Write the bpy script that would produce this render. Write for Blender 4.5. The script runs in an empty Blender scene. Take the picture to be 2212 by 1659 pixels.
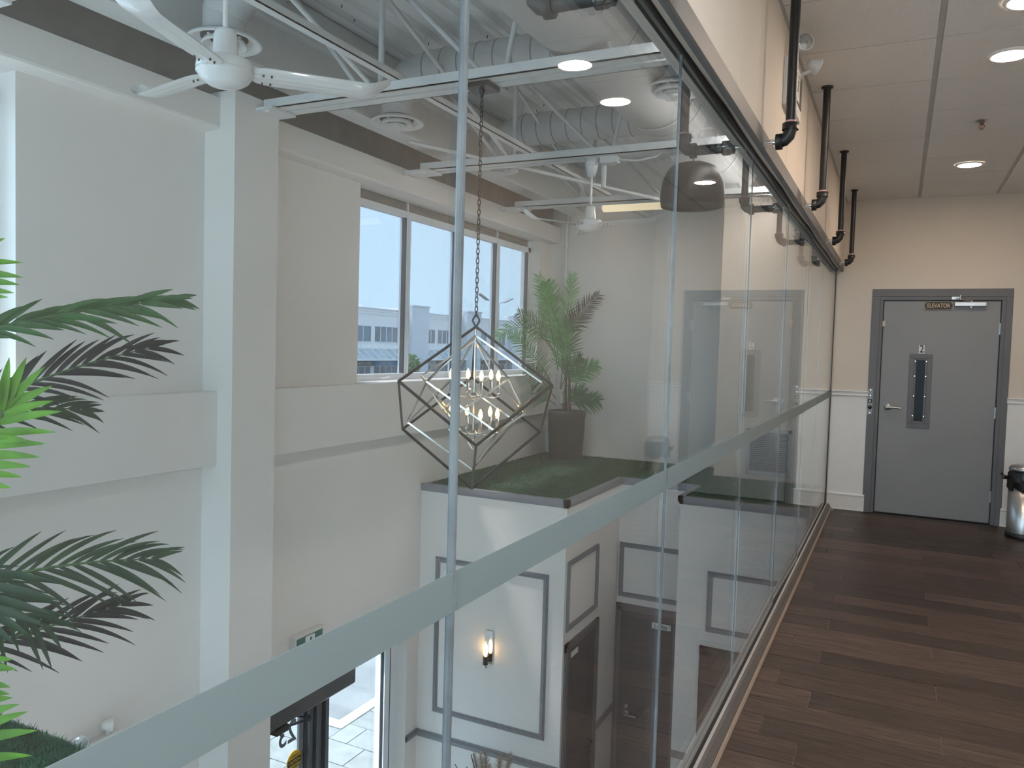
import bpy, math, random
from mathutils import Vector, Matrix
import numpy as np
random.seed(7)
PI = math.pi
S = bpy.context.scene
COL = S.collection

# ---------------------------------------------------------------- camera, world, sun, exposure
cam = bpy.data.objects.new('camera', bpy.data.cameras.new('camera'))
COL.objects.link(cam)
yaw, pitch, roll = math.radians(26.1435), math.radians(2.7196), math.radians(1.6269)
fw = Vector((-math.sin(yaw)*math.cos(pitch), math.cos(yaw)*math.cos(pitch), -math.sin(pitch)))
rt = Vector((math.cos(yaw), math.sin(yaw), 0)); dn = fw.cross(rt)
r2 = math.cos(roll)*rt - math.sin(roll)*dn
d2 = math.sin(roll)*rt + math.cos(roll)*dn
m = Matrix((r2, -d2, -fw)).transposed().to_4x4(); m.translation = Vector((0, 0, 1.6))
cam.matrix_world = m
cam.data.sensor_fit = 'HORIZONTAL'; cam.data.sensor_width = 36.0
cam.data.lens = 1696.58/2212*36.0
cam.data.clip_start = 0.02; cam.data.clip_end = 500
S.camera = cam
S.view_settings.view_transform = 'Standard'; S.view_settings.look = 'None'
S.view_settings.gamma = 1.0; S.view_settings.exposure = 0.0
S.view_settings.use_curve_mapping = False
S.cycles.use_denoising = True
S.cycles.max_bounces = 14; S.cycles.diffuse_bounces = 6; S.cycles.glossy_bounces = 6
S.cycles.transparent_max_bounces = 24; S.cycles.transmission_bounces = 8
S.cycles.sample_clamp_indirect = 6.0

def lin(r, g, b):
    f = lambda c: c/12.92 if c <= 0.04045 else ((c+0.055)/1.055)**2.4
    return (f(r/255), f(g/255), f(b/255), 1)

w = bpy.data.worlds.new('sky'); S.world = w; w.use_nodes = True
nt = w.node_tree; nt.nodes.clear()
wo = nt.nodes.new('ShaderNodeOutputWorld'); bg = nt.nodes.new('ShaderNodeBackground')
tc = nt.nodes.new('ShaderNodeTexCoord'); sx = nt.nodes.new('ShaderNodeSeparateXYZ'); rp = nt.nodes.new('ShaderNodeValToRGB')
nt.links.new(tc.outputs['Generated'], sx.inputs[0]); nt.links.new(sx.outputs['Z'], rp.inputs[0])
e = rp.color_ramp.elements
e[0].position = 0.0; e[0].color = lin(182, 223, 248)
e[1].position = 0.6; e[1].color = lin(176, 214, 244)
nt.links.new(rp.outputs[0], bg.inputs[0]); bg.inputs[1].default_value = 5.2
nt.links.new(bg.outputs[0], wo.inputs[0])

sd = bpy.data.lights.new('sun', 'SUN'); sd.energy = 14.0; sd.angle = math.radians(4); sd.color = (1, .97, .93)
so = bpy.data.objects.new('sun', sd); COL.objects.link(so)
so.rotation_euler = Vector((.435, .2, -1)).to_track_quat('-Z', 'Y').to_euler()
so.location = (-10, 0, 20)

# ---------------------------------------------------------------- materials
MATS = {}
def mat(name, col, rough=.6, metal=0., noise=.04, scale=8., bump=0., bscale=60., spec=.5, emit=None, es=0., coat=0., vary=0., stretch=None):
    if name in MATS: return MATS[name]
    M = bpy.data.materials.new(name); M.use_nodes = True
    t = M.node_tree; b = t.nodes['Principled BSDF']; N = t.nodes.new; L = t.links.new
    if len(col) == 3: col = (*col, 1)
    b.inputs['Roughness'].default_value = rough; b.inputs['Metallic'].default_value = metal
    b.inputs['Specular IOR Level'].default_value = spec; b.inputs['Coat Weight'].default_value = coat
    tx = N('ShaderNodeTexCoord'); mp = N('ShaderNodeMapping'); L(tx.outputs['Object'], mp.inputs[0])
    if stretch: mp.inputs['Scale'].default_value = stretch
    nz = N('ShaderNodeTexNoise'); nz.inputs['Scale'].default_value = scale; nz.inputs['Detail'].default_value = 4
    L(mp.outputs[0], nz.inputs['Vector'])
    cr = N('ShaderNodeValToRGB')
    cr.color_ramp.elements[0].position = .3; cr.color_ramp.elements[1].position = .7
    cr.color_ramp.elements[0].color = tuple(c*(1-noise) for c in col[:3])+(1,)
    cr.color_ramp.elements[1].color = tuple(min(1, c*(1+noise)) for c in col[:3])+(1,)
    L(nz.outputs['Fac'], cr.inputs[0])
    out = cr.outputs[0]
    if vary:
        oi = N('ShaderNodeObjectInfo'); hs = N('ShaderNodeHueSaturation')
        mr = N('ShaderNodeMapRange'); mr.inputs[3].default_value = 1-vary; mr.inputs[4].default_value = 1+vary
        L(oi.outputs['Random'], mr.inputs[0]); L(mr.outputs[0], hs.inputs['Value']); L(out, hs.inputs['Color']); out = hs.outputs[0]
    L(out, b.inputs['Base Color'])
    if bump:
        n2 = N('ShaderNodeTexNoise'); n2.inputs['Scale'].default_value = bscale; n2.inputs['Detail'].default_value = 3
        L(mp.outputs[0], n2.inputs['Vector'])
        bp = N('ShaderNodeBump'); bp.inputs['Strength'].default_value = bump; bp.inputs['Distance'].default_value = .004
        L(n2.outputs['Fac'], bp.inputs['Height']); L(bp.outputs[0], b.inputs['Normal'])
    if emit:
        b.inputs['Emission Color'].default_value = (*emit[:3], 1); b.inputs['Emission Strength'].default_value = es
    MATS[name] = M
    return M

def glass(name, tint, ior=1.5, rough=0.0, milk=0.0, milkcol=(.8, .85, .86)):
    if name in MATS: return MATS[name]
    M = bpy.data.materials.new(name); M.use_nodes = True
    t = M.node_tree; t.nodes.clear(); N = t.nodes.new; L = t.links.new
    o = N('ShaderNodeOutputMaterial'); tr = N('ShaderNodeBsdfTransparent'); gl = N('ShaderNodeBsdfGlossy')
    fr = N('ShaderNodeFresnel'); mx = N('ShaderNodeMixShader')
    tr.inputs[0].default_value = (*tint, 1); gl.inputs['Roughness'].default_value = rough
    gl.inputs[0].default_value = (1, 1, 1, 1)
    # the Fresnel node inverts its IOR on back faces: feed ior on the front and 1/ior on the back
    geo = N('ShaderNodeNewGeometry'); ex = N('ShaderNodeMath'); ex.operation = 'MULTIPLY_ADD'
    L(geo.outputs['Backfacing'], ex.inputs[0]); ex.inputs[1].default_value = -2.0; ex.inputs[2].default_value = 1.0
    pw = N('ShaderNodeMath'); pw.operation = 'POWER'; pw.inputs[0].default_value = ior
    L(ex.outputs[0], pw.inputs[1]); L(pw.outputs[0], fr.inputs['IOR'])
    L(fr.outputs[0], mx.inputs[0]); L(tr.outputs[0], mx.inputs[1]); L(gl.outputs[0], mx.inputs[2])
    last = mx.outputs[0]
    if milk:
        df = N('ShaderNodeBsdfDiffuse'); tl = N('ShaderNodeBsdfTranslucent'); m2 = N('ShaderNodeMixShader'); m3 = N('ShaderNodeMixShader')
        df.inputs[0].default_value = (*milkcol, 1); tl.inputs[0].default_value = (*milkcol, 1)
        m2.inputs[0].default_value = .55; L(df.outputs[0], m2.inputs[1]); L(tl.outputs[0], m2.inputs[2])
        m3.inputs[0].default_value = milk; L(last, m3.inputs[1]); L(m2.outputs[0], m3.inputs[2]); last = m3.outputs[0]
    L(last, o.inputs[0]); MATS[name] = M
    return M

def emis(name, col, s):
    if name in MATS: return MATS[name]
    M = bpy.data.materials.new(name); M.use_nodes = True
    t = M.node_tree; t.nodes.clear()
    o = t.nodes.new('ShaderNodeOutputMaterial'); em = t.nodes.new('ShaderNodeEmission')
    em.inputs[0].default_value = (*col[:3], 1); em.inputs[1].default_value = s
    t.links.new(em.outputs[0], o.inputs[0]); MATS[name] = M
    return M

WALL = mat('wall_paint', (.76, .742, .715), .75, noise=.015, scale=2, bump=.12, bscale=180)
CREAM = mat('cream_paint', (.70, .63, .55), .75, noise=.015, scale=2, bump=.12, bscale=180)
WHITE = mat('white_trim_paint', (.82, .815, .80), .45, noise=.02)
STEELW = mat('white_painted_steel', (.66, .68, .68), .5, noise=.03, scale=14, bump=.05)
DUCT = mat('painted_duct_metal', (.56, .57, .57), .65, noise=.03, scale=9)
DECK = mat('white_roof_deck', (.74, .76, .76), .5, noise=.03, scale=6)
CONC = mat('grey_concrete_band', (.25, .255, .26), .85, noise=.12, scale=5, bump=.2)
DARK = mat('dark_void', (.03, .03, .032), .8)
GREYT = mat('grey_moulding_paint', (.23, .24, .265), .42, noise=.05, scale=12)
GREYD = mat('grey_door_paint', (.26, .262, .27), .4, noise=.05, scale=2)
GREYF = mat('grey_frame_paint', (.14, .143, .155), .45, noise=.05, scale=3)
LOWD = mat('charcoal_door_paint', (.085, .087, .095), .5, noise=.08, scale=4)
DARKD = mat('dark_brown_door', (.035, .032, .031), .5, noise=.1)
BLACK = mat('black_iron', (.012, .012, .013), .38, noise=.2, scale=20)
RUB = mat('black_gasket', (.008, .008, .009), .45)
CHROME = mat('polished_nickel', (.72, .70, .66), .12, 1.0, noise=.02)
BRUSH = mat('brushed_steel', (.55, .55, .56), .3, 1.0, noise=.06, scale=3, stretch=(60, 60, 1))
ALU = mat('aluminium', (.50, .53, .56), .35, .6, noise=.04)
SILLW = mat('bright_sill', (.90, .90, .89), .4, noise=.02)
ALUW = mat('pale_window_aluminium', (.76, .81, .86), .4, .0, noise=.03)
SEAM = mat('glass_edge_seam', (.17, .19, .205), .25, .0, noise=.3, scale=3, stretch=(1, 1, 3))
PGLASS = glass('partition_glass', (.978, .98, .977))
WGLASS = glass('window_glass', (.95, .975, .985))
TGLASS = glass('sky_dimming_window_glass', (.522, .51, .515))  # tint added so the strong sky looks dimmer through window_2
EGLASS = glass('daylight_warming_glass', (.99, .94, .905))  # warm tint added to take blue out of the incoming daylight
DGLASS = glass('door_glass', (.84, .86, .86))
FROST = glass('frosted_film', (.75, .9, .9), milk=.88, milkcol=(.44, .475, .475))
CLEAR = glass('clear_glass', (.98, .98, .98))
POTE = emis('pot_light_glow', (1, .79, .63), 200)
POTC = emis('added_cool_fill_glow', (.95, .98, 1), 360)  # added daylight-coloured fill for the unseen corridor lamps
TUBEE = emis('tube_glow', (1, .87, .60), 1.06)
BULBE = emis('candle_bulb_glow', (1, .64, .22), 6)
SCONE = emis('sconce_bulb_glow', (1, .60, .24), 22)

# ---------------------------------------------------------------- mesh builder
ORG = {}
class MB:
    def __init__(s): s.v = []; s.f = []; s.sm = []; s.mi = []; s.cur = 0
    def add(s, vs, fs, smooth=False):
        o = len(s.v); s.v += [tuple(v) for v in vs]
        for f in fs: s.f.append(tuple(i+o for i in f)); s.sm.append(smooth); s.mi.append(s.cur)
        return s
    def box(s, x0, x1, y0, y1, z0, z1, M=None):
        if x0 > x1: x0, x1 = x1, x0
        if y0 > y1: y0, y1 = y1, y0
        if z0 > z1: z0, z1 = z1, z0
        vs = [(x, y, z) for x in (x0, x1) for y in (y0, y1) for z in (z0, z1)]
        if M: vs = [M @ Vector(v) for v in vs]
        return s.add(vs, [(0, 1, 3, 2), (4, 6, 7, 5), (0, 4, 5, 1), (2, 3, 7, 6), (0, 2, 6, 4), (1, 5, 7, 3)])
    def bar(s, p, q, wd, h=None, up=(0, 0, 1)):
        p = Vector(p); q = Vector(q); h = h or wd; d = (q-p).normalized(); u = Vector(up)
        if abs(d.dot(u)) > .98: u = Vector((1, 0, 0))
        a = d.cross(u).normalized(); b = a.cross(d).normalized()
        vs = [c + a*i*wd/2 + b*j*h/2 for c in (p, q) for i in (-1, 1) for j in (-1, 1)]
        return s.add(vs, [(0, 1, 3, 2), (4, 6, 7, 5), (0, 4, 5, 1), (2, 3, 7, 6), (0, 2, 6, 4), (1, 5, 7, 3)])
    def tube(s, pts, r, n=12, caps=True, rs=None, closed=False):
        pts = [Vector(p) for p in pts]; k = len(pts); rings = []; prev = None
        for i, p in enumerate(pts):
            if closed: d = pts[(i+1) % k]-pts[i-1]
            else: d = pts[min(i+1, k-1)]-pts[max(i-1, 0)]
            d.normalize()
            if prev is None:
                u = Vector((0, 0, 1)) if abs(d.z) < .9 else Vector((1, 0, 0)); a = d.cross(u).normalized()
            else: a = (prev-d*prev.dot(d)).normalized()
            prev = a; b = d.cross(a); rr = rs[i] if rs else r
            rings.append([p + a*math.cos(2*PI*j/n)*rr + b*math.sin(2*PI*j/n)*rr for j in range(n)])
        vs = [v for rg in rings for v in rg]; fs = []
        for i in range(k if closed else k-1):
            i2 = (i+1) % k
            for j in range(n): fs.append((i*n+j, i*n+(j+1) % n, i2*n+(j+1) % n, i2*n+j))
        s.add(vs, fs, True)
        if caps and not closed:
            s.add(rings[0], [tuple(range(n))[::-1]]); s.add(rings[-1], [tuple(range(n))])
        return s
    def cyl(s, p, q, r, n=16, r2=None): return s.tube([p, q], r, n, True, [r, r if r2 is None else r2])
    def lathe(s, c, prof, n=28, axis='z', smooth=True):
        c = Vector(c); rings = []
        ax = {'z': (Vector((1, 0, 0)), Vector((0, 1, 0)), Vector((0, 0, 1))), 'x': (Vector((0, 1, 0)), Vector((0, 0, 1)), Vector((1, 0, 0))), 'y': (Vector((0, 0, 1)), Vector((1, 0, 0)), Vector((0, 1, 0)))}[axis]
        vs = []
        for r, z in prof:
            for j in range(n):
                a = 2*PI*j/n; vs.append(c + ax[0]*r*math.cos(a) + ax[1]*r*math.sin(a) + ax[2]*z)
        fs = []
        for i in range(len(prof)-1):
            for j in range(n): fs.append((i*n+j, i*n+(j+1) % n, (i+1)*n+(j+1) % n, (i+1)*n+j))
        return s.add(vs, fs, smooth)
    def disc(s, c, r, n=28, up=1):
        vs = [(c[0]+r*math.cos(2*PI*j/n), c[1]+r*math.sin(2*PI*j/n), c[2]) for j in range(n)]
        return s.add(vs, [tuple(range(n)) if up > 0 else tuple(range(n))[::-1]])
    def prism(s, poly, axis, a, b):
        # poly: list of 2-D points in the two other axes (in x,y,z order); extruded along axis a..b
        def mk(u, t):
            return {'x': (t, u[0], u[1]), 'y': (u[0], t, u[1]), 'z': (u[0], u[1], t)}[axis]
        n = len(poly); vs = [mk(u, a) for u in poly]+[mk(u, b) for u in poly]
        fs = [(i, (i+1) % n, n+(i+1) % n, n+i) for i in range(n)]+[tuple(range(n))[::-1], tuple(range(n, 2*n))]
        return s.add(vs, fs)
    def build(s, name, m, parent=None, org=None, bevel=0):
        me = bpy.data.meshes.new(name)
        V = np.array(s.v, float)
        if parent is not None: o = ORG[parent.name]
        else: o = tuple(org) if org is not None else ((V[:, 0].min()+V[:, 0].max())/2, (V[:, 1].min()+V[:, 1].max())/2, V[:, 2].min())
        me.from_pydata((V-np.array(o)).tolist(), [], s.f)
        ms = m if isinstance(m, (list, tuple)) else [m]
        for q in ms: me.materials.append(q)
        me.polygons.foreach_set('use_smooth', s.sm)
        if len(ms) > 1: me.polygons.foreach_set('material_index', s.mi)
        me.update()
        import bmesh
        bm = bmesh.new(); bm.from_mesh(me); bmesh.ops.recalc_face_normals(bm, faces=bm.faces) if len(s.f) < 60000 else None; bm.to_mesh(me); bm.free()
        ob = bpy.data.objects.new(name, me); COL.objects.link(ob); ORG[ob.name] = o
        if parent is not None: ob.parent = parent
        else: ob.location = o
        if bevel:
            bv = ob.modifiers.new('bevel', 'BEVEL'); bv.width = bevel; bv.segments = 2; bv.limit_method = 'ANGLE'
        return ob

def tag(o, label, cat=None, group=None, kind=None):
    o['label'] = label
    if cat: o['category'] = cat
    if group: o['group'] = group
    if kind: o['kind'] = kind
    return o
def thing(name, loc, label, cat, group=None):
    o = bpy.data.objects.new(name, None); o.empty_display_size = .05; COL.objects.link(o); o.location = loc; ORG[o.name] = tuple(loc)
    return tag(o, label, cat, group)
def struct(o, label): return tag(o, label, kind='structure')
def dup(root, loc, label, group=None):
    r = root.copy(); COL.objects.link(r); r.location = loc; r['label'] = label; ORG[r.name] = tuple(loc)
    if group: r['group'] = group
    for ch in list(root.children):
        c = ch.copy(); COL.objects.link(c); c.parent = r; ORG[c.name] = tuple(loc)
        for g in list(ch.children):
            d = g.copy(); COL.objects.link(d); d.parent = c; ORG[d.name] = tuple(loc)
    return r
def text(name, body, size, loc, rot, m, parent, sx=1.0, ext=.001):
    cu = bpy.data.curves.new(name, 'FONT'); cu.body = body; cu.size = size; cu.extrude = ext; cu.align_x = 'CENTER'; cu.align_y = 'CENTER'; cu.offset = size*.012
    tmp = bpy.data.objects.new('tmp', cu); COL.objects.link(tmp)
    me = bpy.data.meshes.new_from_object(tmp.evaluated_get(bpy.context.evaluated_depsgraph_get()))
    bpy.data.objects.remove(tmp)
    o = bpy.data.objects.new(name, me); me.materials.clear(); me.materials.append(m); COL.objects.link(o)
    g = Vector(ORG[parent.name]); o.parent = parent; o.location = Vector(loc)-g; o.rotation_euler = rot; o.scale = (sx, 1, 1)
    ORG[o.name] = tuple(g)
    return o
def wallgrid(mb, axis, a, b, U, V, holes):
    # boxes of a wall between a..b along axis, tiled over the U x V edges, leaving the hole rectangles out
    us = sorted(set(list(U)+[h[i] for h in holes for i in (0, 1)])); vs = sorted(set(list(V)+[h[i] for h in holes for i in (2, 3)]))
    for i in range(len(us)-1):
        for j in range(len(vs)-1):
            cu, cv = (us[i]+us[i+1])/2, (vs[j]+vs[j+1])/2
            if any(h[0] < cu < h[1] and h[2] < cv < h[3] for h in holes): continue
            if axis == 'x': mb.box(a, b, us[i], us[i+1], vs[j], vs[j+1])
            else: mb.box(us[i], us[i+1], a, b, vs[j], vs[j+1])
    return mb
# ================================================================ STRUCTURE
YN, YE, YF = -2.4, 8.855, 9.47          # wall behind the camera, corridor end wall, atrium far wall
XG, XW, XB, XC, XR = -.63, -4.14, -4.005, -3.876, 1.32
# --- window wall
mb = MB()
holes = [(-1.12, 2.54, 1.255, 2.945), (5.43, 9.13, 1.255, 2.945), (4.35, 6.29, -3.23, -1.21)]
wallgrid(mb, 'x', XW-.26, XW, (YN, YF+.2), (-3.3, 3.13), holes)
wl = struct(mb.build('wall_left', WALL), 'tall off-white window wall of the atrium')
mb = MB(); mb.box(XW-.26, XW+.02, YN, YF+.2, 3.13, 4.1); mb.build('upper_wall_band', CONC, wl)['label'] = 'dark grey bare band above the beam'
for y0, y1 in ((3.771, 4.165), (-2.39, -2.2)):
    mb = MB(); mb.box(XW-.02, XC, y0, y1, -3.23, 3.19); mb.build('column', WALL, wl)
for y0, y1 in ((-2.2, 3.771), (4.165, YF)):
    mb = MB()
    mb.prism([(XW-.01, .768), (XB, .768), (XB, 1.25), (XW-.01, 1.25)], 'y', y0, y1)
    mb.build('lower_beam', WALL, wl, bevel=.004)
    mb = MB()
    mb.prism([(XW-.01, 2.945), (XB-.02, 2.95), (XB-.006, 2.956), (XB, 2.97), (XB, 3.15), (XW-.01, 3.15)], 'y', y0, y1)
    mb.build('upper_beam', WALL, wl)
# --- atrium far wall and corridor end wall
mb = MB(); wallgrid(mb, 'y', YF, YF+.2, (XW, -1.75), (-3.3, 4.1), [])
wf = struct(mb.build('wall_far', WALL), 'off-white far wall of the atrium behind the potted palm')
mb = MB(); wallgrid(mb, 'y', YE, YE+.25, (-1.80, XR+.1), (-3.3, 4.1), [(-.205, .905, -.01, 2.225)]); mb.box(-1.80, -1.6, YE+.2, YF+.1, -3.3, 4.1)
we = struct(mb.build('wall_end', CREAM), 'cream end wall of the corridor around the elevator door')
mb = MB(); mb.box(-.3, 1.0, YE+.25, YE+.3, -.1, 2.4); mb.build('shaft_backing', DARK, we)
mb = MB(); mb.box(XR, XR+.15, YN, YE+.2, -.4, 3.3)
struct(mb.build('wall_right', CREAM), 'cream right-hand wall of the corridor')
mb = MB(); wallgrid(mb, 'y', YN-.2, YN, (XW-.3, XR+.2), (-3.3, 4.1), [(XW+.12, -.80, .30, 3.75), (XW+.12, -.80, -3.1, -.15), (-.50, XR-.08, .08, 3.0)])
struct(mb.build('wall_near', WALL), 'glazed end wall behind the viewpoint')
def end_window(n, x0, x1, z0, z1, muls, label):
    b = MB(); [b.box(x0, x1, YN-.14, YN-.06, za, zb) for za, zb in ((z0, z0+.05), (z1-.05, z1))]; [b.box(xa, xa+.05, YN-.14, YN-.06, z0+.05, z1-.05) for xa in (x0, x1-.05)]
    o = struct(b.build(n, ALUW), label)
    for x in muls:
        b = MB(); b.box(x-.025, x+.025, YN-.14, YN-.06, z0+.05, z1-.05); b.build('mullion', ALUW, o)
    ed = [x0+.05]+list(muls)+[x1-.05]
    for a_, c_ in zip(ed[:-1], ed[1:]):
        b = MB(); b.box(a_, c_, YN-.103, YN-.097, z0+.05, z1-.05); b.build('pane', EGLASS, o)
end_window('window_3', XW+.12, -.80, .30, 3.75, (-3.0, -1.9), 'tall upper end window behind the viewpoint')
end_window('window_4', XW+.12, -.80, -3.1, -.15, (-3.0, -1.9), 'lower lobby end window behind the viewpoint')
end_window('window_5', -.50, XR-.08, .08, 3.0, (.38,), 'corridor end window behind the viewpoint')
# --- bulkhead above the glass
mb = MB(); mb.box(-.69, -.56, YN, YE, 2.54, 4.0); mb.box(-.69, -.6, YN, YE, 2.503, 2.54)
wb = struct(mb.build('wall_bulkhead', CREAM), 'cream bulkhead above the glass partition')
for y in (2.9, 4.22, 5.85, 7.3):
    mb = MB(); mb.box(-.561, -.559, y, y+.008, 2.55, 3.19); mb.build('drywall_joint', CREAM, wb)
mb = MB(); mb.box(-1.13, -.692, YN, YE-.01, 3.10, 4.0)
struct(mb.build('trim_1', WALL), 'white boxed girder along the top of the glass on the atrium side')
mb = MB(); mb.prism([(-.582, 2.475), (-.578, 2.471), (-.562, 2.471), (-.556, 2.476), (-.556, 2.545), (-.582, 2.545)], 'y', YN, YE-.005)
struct(mb.build('trim_2', mat('grey_angle', (.16, .16, .165), .5, .3, noise=.05, scale=4)), 'grey metal angle along the bottom of the bulkhead')
# --- corridor ceiling: tiles in a grid
mb = MB(); mb.box(-.56, XR, YN, YE, 3.205, 3.25)
ce = struct(mb.build('ceiling', mat('ceiling_grid_shadow', (.22, .21, .20), .8)), 'white suspended tile ceiling of the corridor')
TILE = mat('ceiling_tile', (.70, .68, .66), .9, noise=.05, scale=120, bump=.5, bscale=260, vary=.025)
BARM = mat('ceiling_tee_bar', (.42, .41, .40), .5)
ys = [4.48+.66*k for k in range(-10, 7)]+[YE]
xs = [-.56, .11, .77, XR]
random.seed(3)
for i in range(3):
    for j in range(len(ys)-1):
        x0, x1 = xs[i]+(.015 if i else .012), xs[i+1]-.015
        gp = .0045 if not (i == 0 and ys[j] > 3.7 and ys[j] < 5.2) else .007
        mb = MB(); z = 3.192+random.uniform(-.001, .0015)
        mb.box(x0, x1, ys[j]+gp, ys[j+1]-gp, z, 3.205); mb.build('ceiling_tile', TILE, ce)
for x in xs[1:3]:
    mb = MB(); mb.box(x-.016, x+.016, YN, YE, 3.199, 3.206); mb.build('tee_bar', BARM, ce)
mb = MB(); mb.box(-.56, -.545, YN, YE, 3.188, 3.195); mb.build('wall_angle', BARM, ce)
# --- corridor floor: one object per plank
mb = MB(); mb.box(-.60, XR, YN, YE+.02, -.35, -.006)
fl = struct(mb.build('floor', mat('pale_plank_joint', (.34, .28, .24), .7)), 'dark brown wood plank floor of the corridor')
def plank_mat():
    M = bpy.data.materials.new('dark_oak_plank'); M.use_nodes = True
    t = M.node_tree; b = t.nodes['Principled BSDF']; N = t.nodes.new; L = t.links.new
    tx = N('ShaderNodeTexCoord'); oi = N('ShaderNodeObjectInfo'); mp = N('ShaderNodeMapping'); mp.inputs['Scale'].default_value = (1.6, 26, 1)
    off = N('ShaderNodeCombineXYZ'); ml = N('ShaderNodeMath'); ml.operation = 'MULTIPLY'; ml.inputs[1].default_value = 40
    L(oi.outputs['Random'], ml.inputs[0]); L(ml.outputs[0], off.inputs[0]); L(ml.outputs[0], off.inputs[1]); L(off.outputs[0], mp.inputs['Location'])
    L(tx.outputs['Object'], mp.inputs[0])
    n1 = N('ShaderNodeTexNoise'); n1.inputs['Scale'].default_value = 2.2; n1.inputs['Detail'].default_value = 6; n1.inputs['Distortion'].default_value = .8
    L(mp.outputs[0], n1.inputs['Vector'])
    mp2 = N('ShaderNodeMapping'); mp2.inputs['Scale'].default_value = (6, 150, 1); L(tx.outputs['Object'], mp2.inputs[0]); L(off.outputs[0], mp2.inputs['Location'])
    n2 = N('ShaderNodeTexNoise'); n2.inputs['Scale'].default_value = 2; n2.inputs['Detail'].default_value = 5; L(mp2.outputs[0], n2.inputs['Vector'])
    c1 = N('ShaderNodeValToRGB'); el = c1.color_ramp.elements
    el[0].position = .3; el[0].color = (.036, .023, .019, 1); el[1].position = .72; el[1].color = (.125, .080, .062, 1)
    L(n1.outputs['Fac'], c1.inputs[0])
    mx = N('ShaderNodeMix'); mx.data_type = 'RGBA'; mx.blend_type = 'MULTIPLY'; mx.inputs[0].default_value = .75
    c2 = N('ShaderNodeValToRGB'); c2.color_ramp.elements[0].position = .35; c2.color_ramp.elements[0].color = (.45, .45, .45, 1); c2.color_ramp.elements[1].position = .65; c2.color_ramp.elements[1].color = (1.25, 1.2, 1.15, 1)
    L(n2.outputs['Fac'], c2.inputs[0]); L(c1.outputs[0], mx.inputs[6]); L(c2.outputs[0], mx.inputs[7])
    hs = N('ShaderNodeHueSaturation'); mr = N('ShaderNodeMapRange'); mr.inputs[3].default_value = .5; mr.inputs[4].default_value = 1.35
    L(oi.outputs['Random'], mr.inputs[0]); L(mr.outputs[0], hs.inputs['Value']); L(mx.outputs[2], hs.inputs['Color'])
    L(hs.outputs[0], b.inputs['Base Color']); b.inputs['Roughness'].default_value = .42; b.inputs['Specular IOR Level'].default_value = .35
    bp = N('ShaderNodeBump'); bp.inputs['Strength'].default_value = .25; bp.inputs['Distance'].default_value = .002
    L(n2.outputs['Fac'], bp.inputs['Height']); L(bp.outputs[0], b.inputs['Normal'])
    return M
PLANK = plank_mat()
row = 0; y = 3.1875-.19*15
while y < YE+.02:
    k = (row-15) % 3
    j0 = {0: -.30, 1: .76, 2: .235}[k]
    js = sorted([j0+1.22*q for q in range(-2, 3)])
    ed = [-.557]+[q for q in js if -.5 < q < XR-.05]+[XR]
    for a, b in zip(ed[:-1], ed[1:]):
        if y+.19 > YE+.01: continue
        mb = MB(); mb.box(a+.0014, b-.0014, y+.0012, y+.1888, -.008, 0); mb.build('plank', PLANK, fl, bevel=0)
    row += 1; y += .19
mb = MB(); mb.box(-.54, XR, y-.19, YE+.03, -.03, -.003); mb.build('threshold_strip', mat('dark_threshold', (.05, .04, .035), .5), fl)
mb = MB(); mb.prism([(-.574, -.004), (-.5575, -.004), (-.5575, .003), (-.563, .010), (-.574, .012)], 'y', YN, YE)
struct(mb.build('trim_3', mat('peach_quarter_round', (.32, .25, .20), .5, noise=.06)), 'pale wooden quarter-round strip along the floor below the glass')
# --- glass partition
wg = MB(); wg.box(-.66, -.602, YN, YE, -.006, .042); wg = struct(wg.build('wall_glass', RUB), 'full-height glass partition between the corridor and the atrium')
mb = MB(); mb.prism([(-.604, -.006), (-.572, -.006), (-.572, .02), (-.592, .048), (-.604, .048)], 'y', YN, YE); mb.build('sill_curb', mat('brown_grey_curb', (.13, .115, .11), .5, noise=.05), wg)
mb = MB(); mb.box(-.616, -.604, YN, YE, .04, .055); mb.build('bright_edge_strip', mat('pale_aluminium_edge', (.62, .57, .54), .35, .5), wg)
mb = MB(); mb.tube([(-.652, YN, .05), (-.652, YE, .05)], .011, 10); mb.build('glazing_bead', ALU, wg)
gp = []
yy = YN
while yy < YE+.01:
    gp.append((-.622-.008*abs(math.sin(yy*2.1)), yy, 2.502+.004*math.sin(yy*3.7))); yy += .08
gp.append((-.622, YE, 2.502))
mb = MB(); mb.tube(gp, .014, 8); mb.box(-.652, -.62, YN, YE, 2.492, 2.507); mb.build('top_gasket', RUB, wg)
mb = MB(); mb.box(-.638, -.62, YE-.02, YE-.002, .04, 2.5); mb.build('end_gasket', RUB, wg)
ye = [YN, -1.5, -.21, 1.08, 2.375, 3.69, 4.975, 6.265, 7.345, YE-.01]
for i in range(len(ye)-1):
    a, b = ye[i]+.004, ye[i+1]-.004
    tilt = {6: -.0075}.get(i, 0.0)          # one sheet sits a few millimetres out of line
    cx, cy = -.63, (a+b)/2
    R = Matrix.Translation((cx, cy, 0)) @ Matrix.Rotation(tilt, 4, 'Z') @ Matrix.Translation((-cx, -cy, 0))
    mb = MB(); mb.box(-.636, -.624, a, b, .03, 2.5, R); p = mb.build('glass_pane', PGLASS, wg)
    mb = MB(); mb.box(-.6236, -.6222, a+.001, b-.001, 1.172, 1.238, R); mb.build('frosted_band', FROST, p)
for i, y in enumerate(ye[1:-1]):
    r = .0062 if y < 2 else .0024; rx = .008 if y < 2 else (.0046 if y < 3 else .0028)
    mb = MB(); q = [(-.63+rx*math.cos(t), y+r*math.sin(t)) for t in [2*PI*k/10 for k in range(10)]]
    mb.prism(q, 'z', .03, 2.5); mb.build('edge_seam', SEAM, wg)
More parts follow.
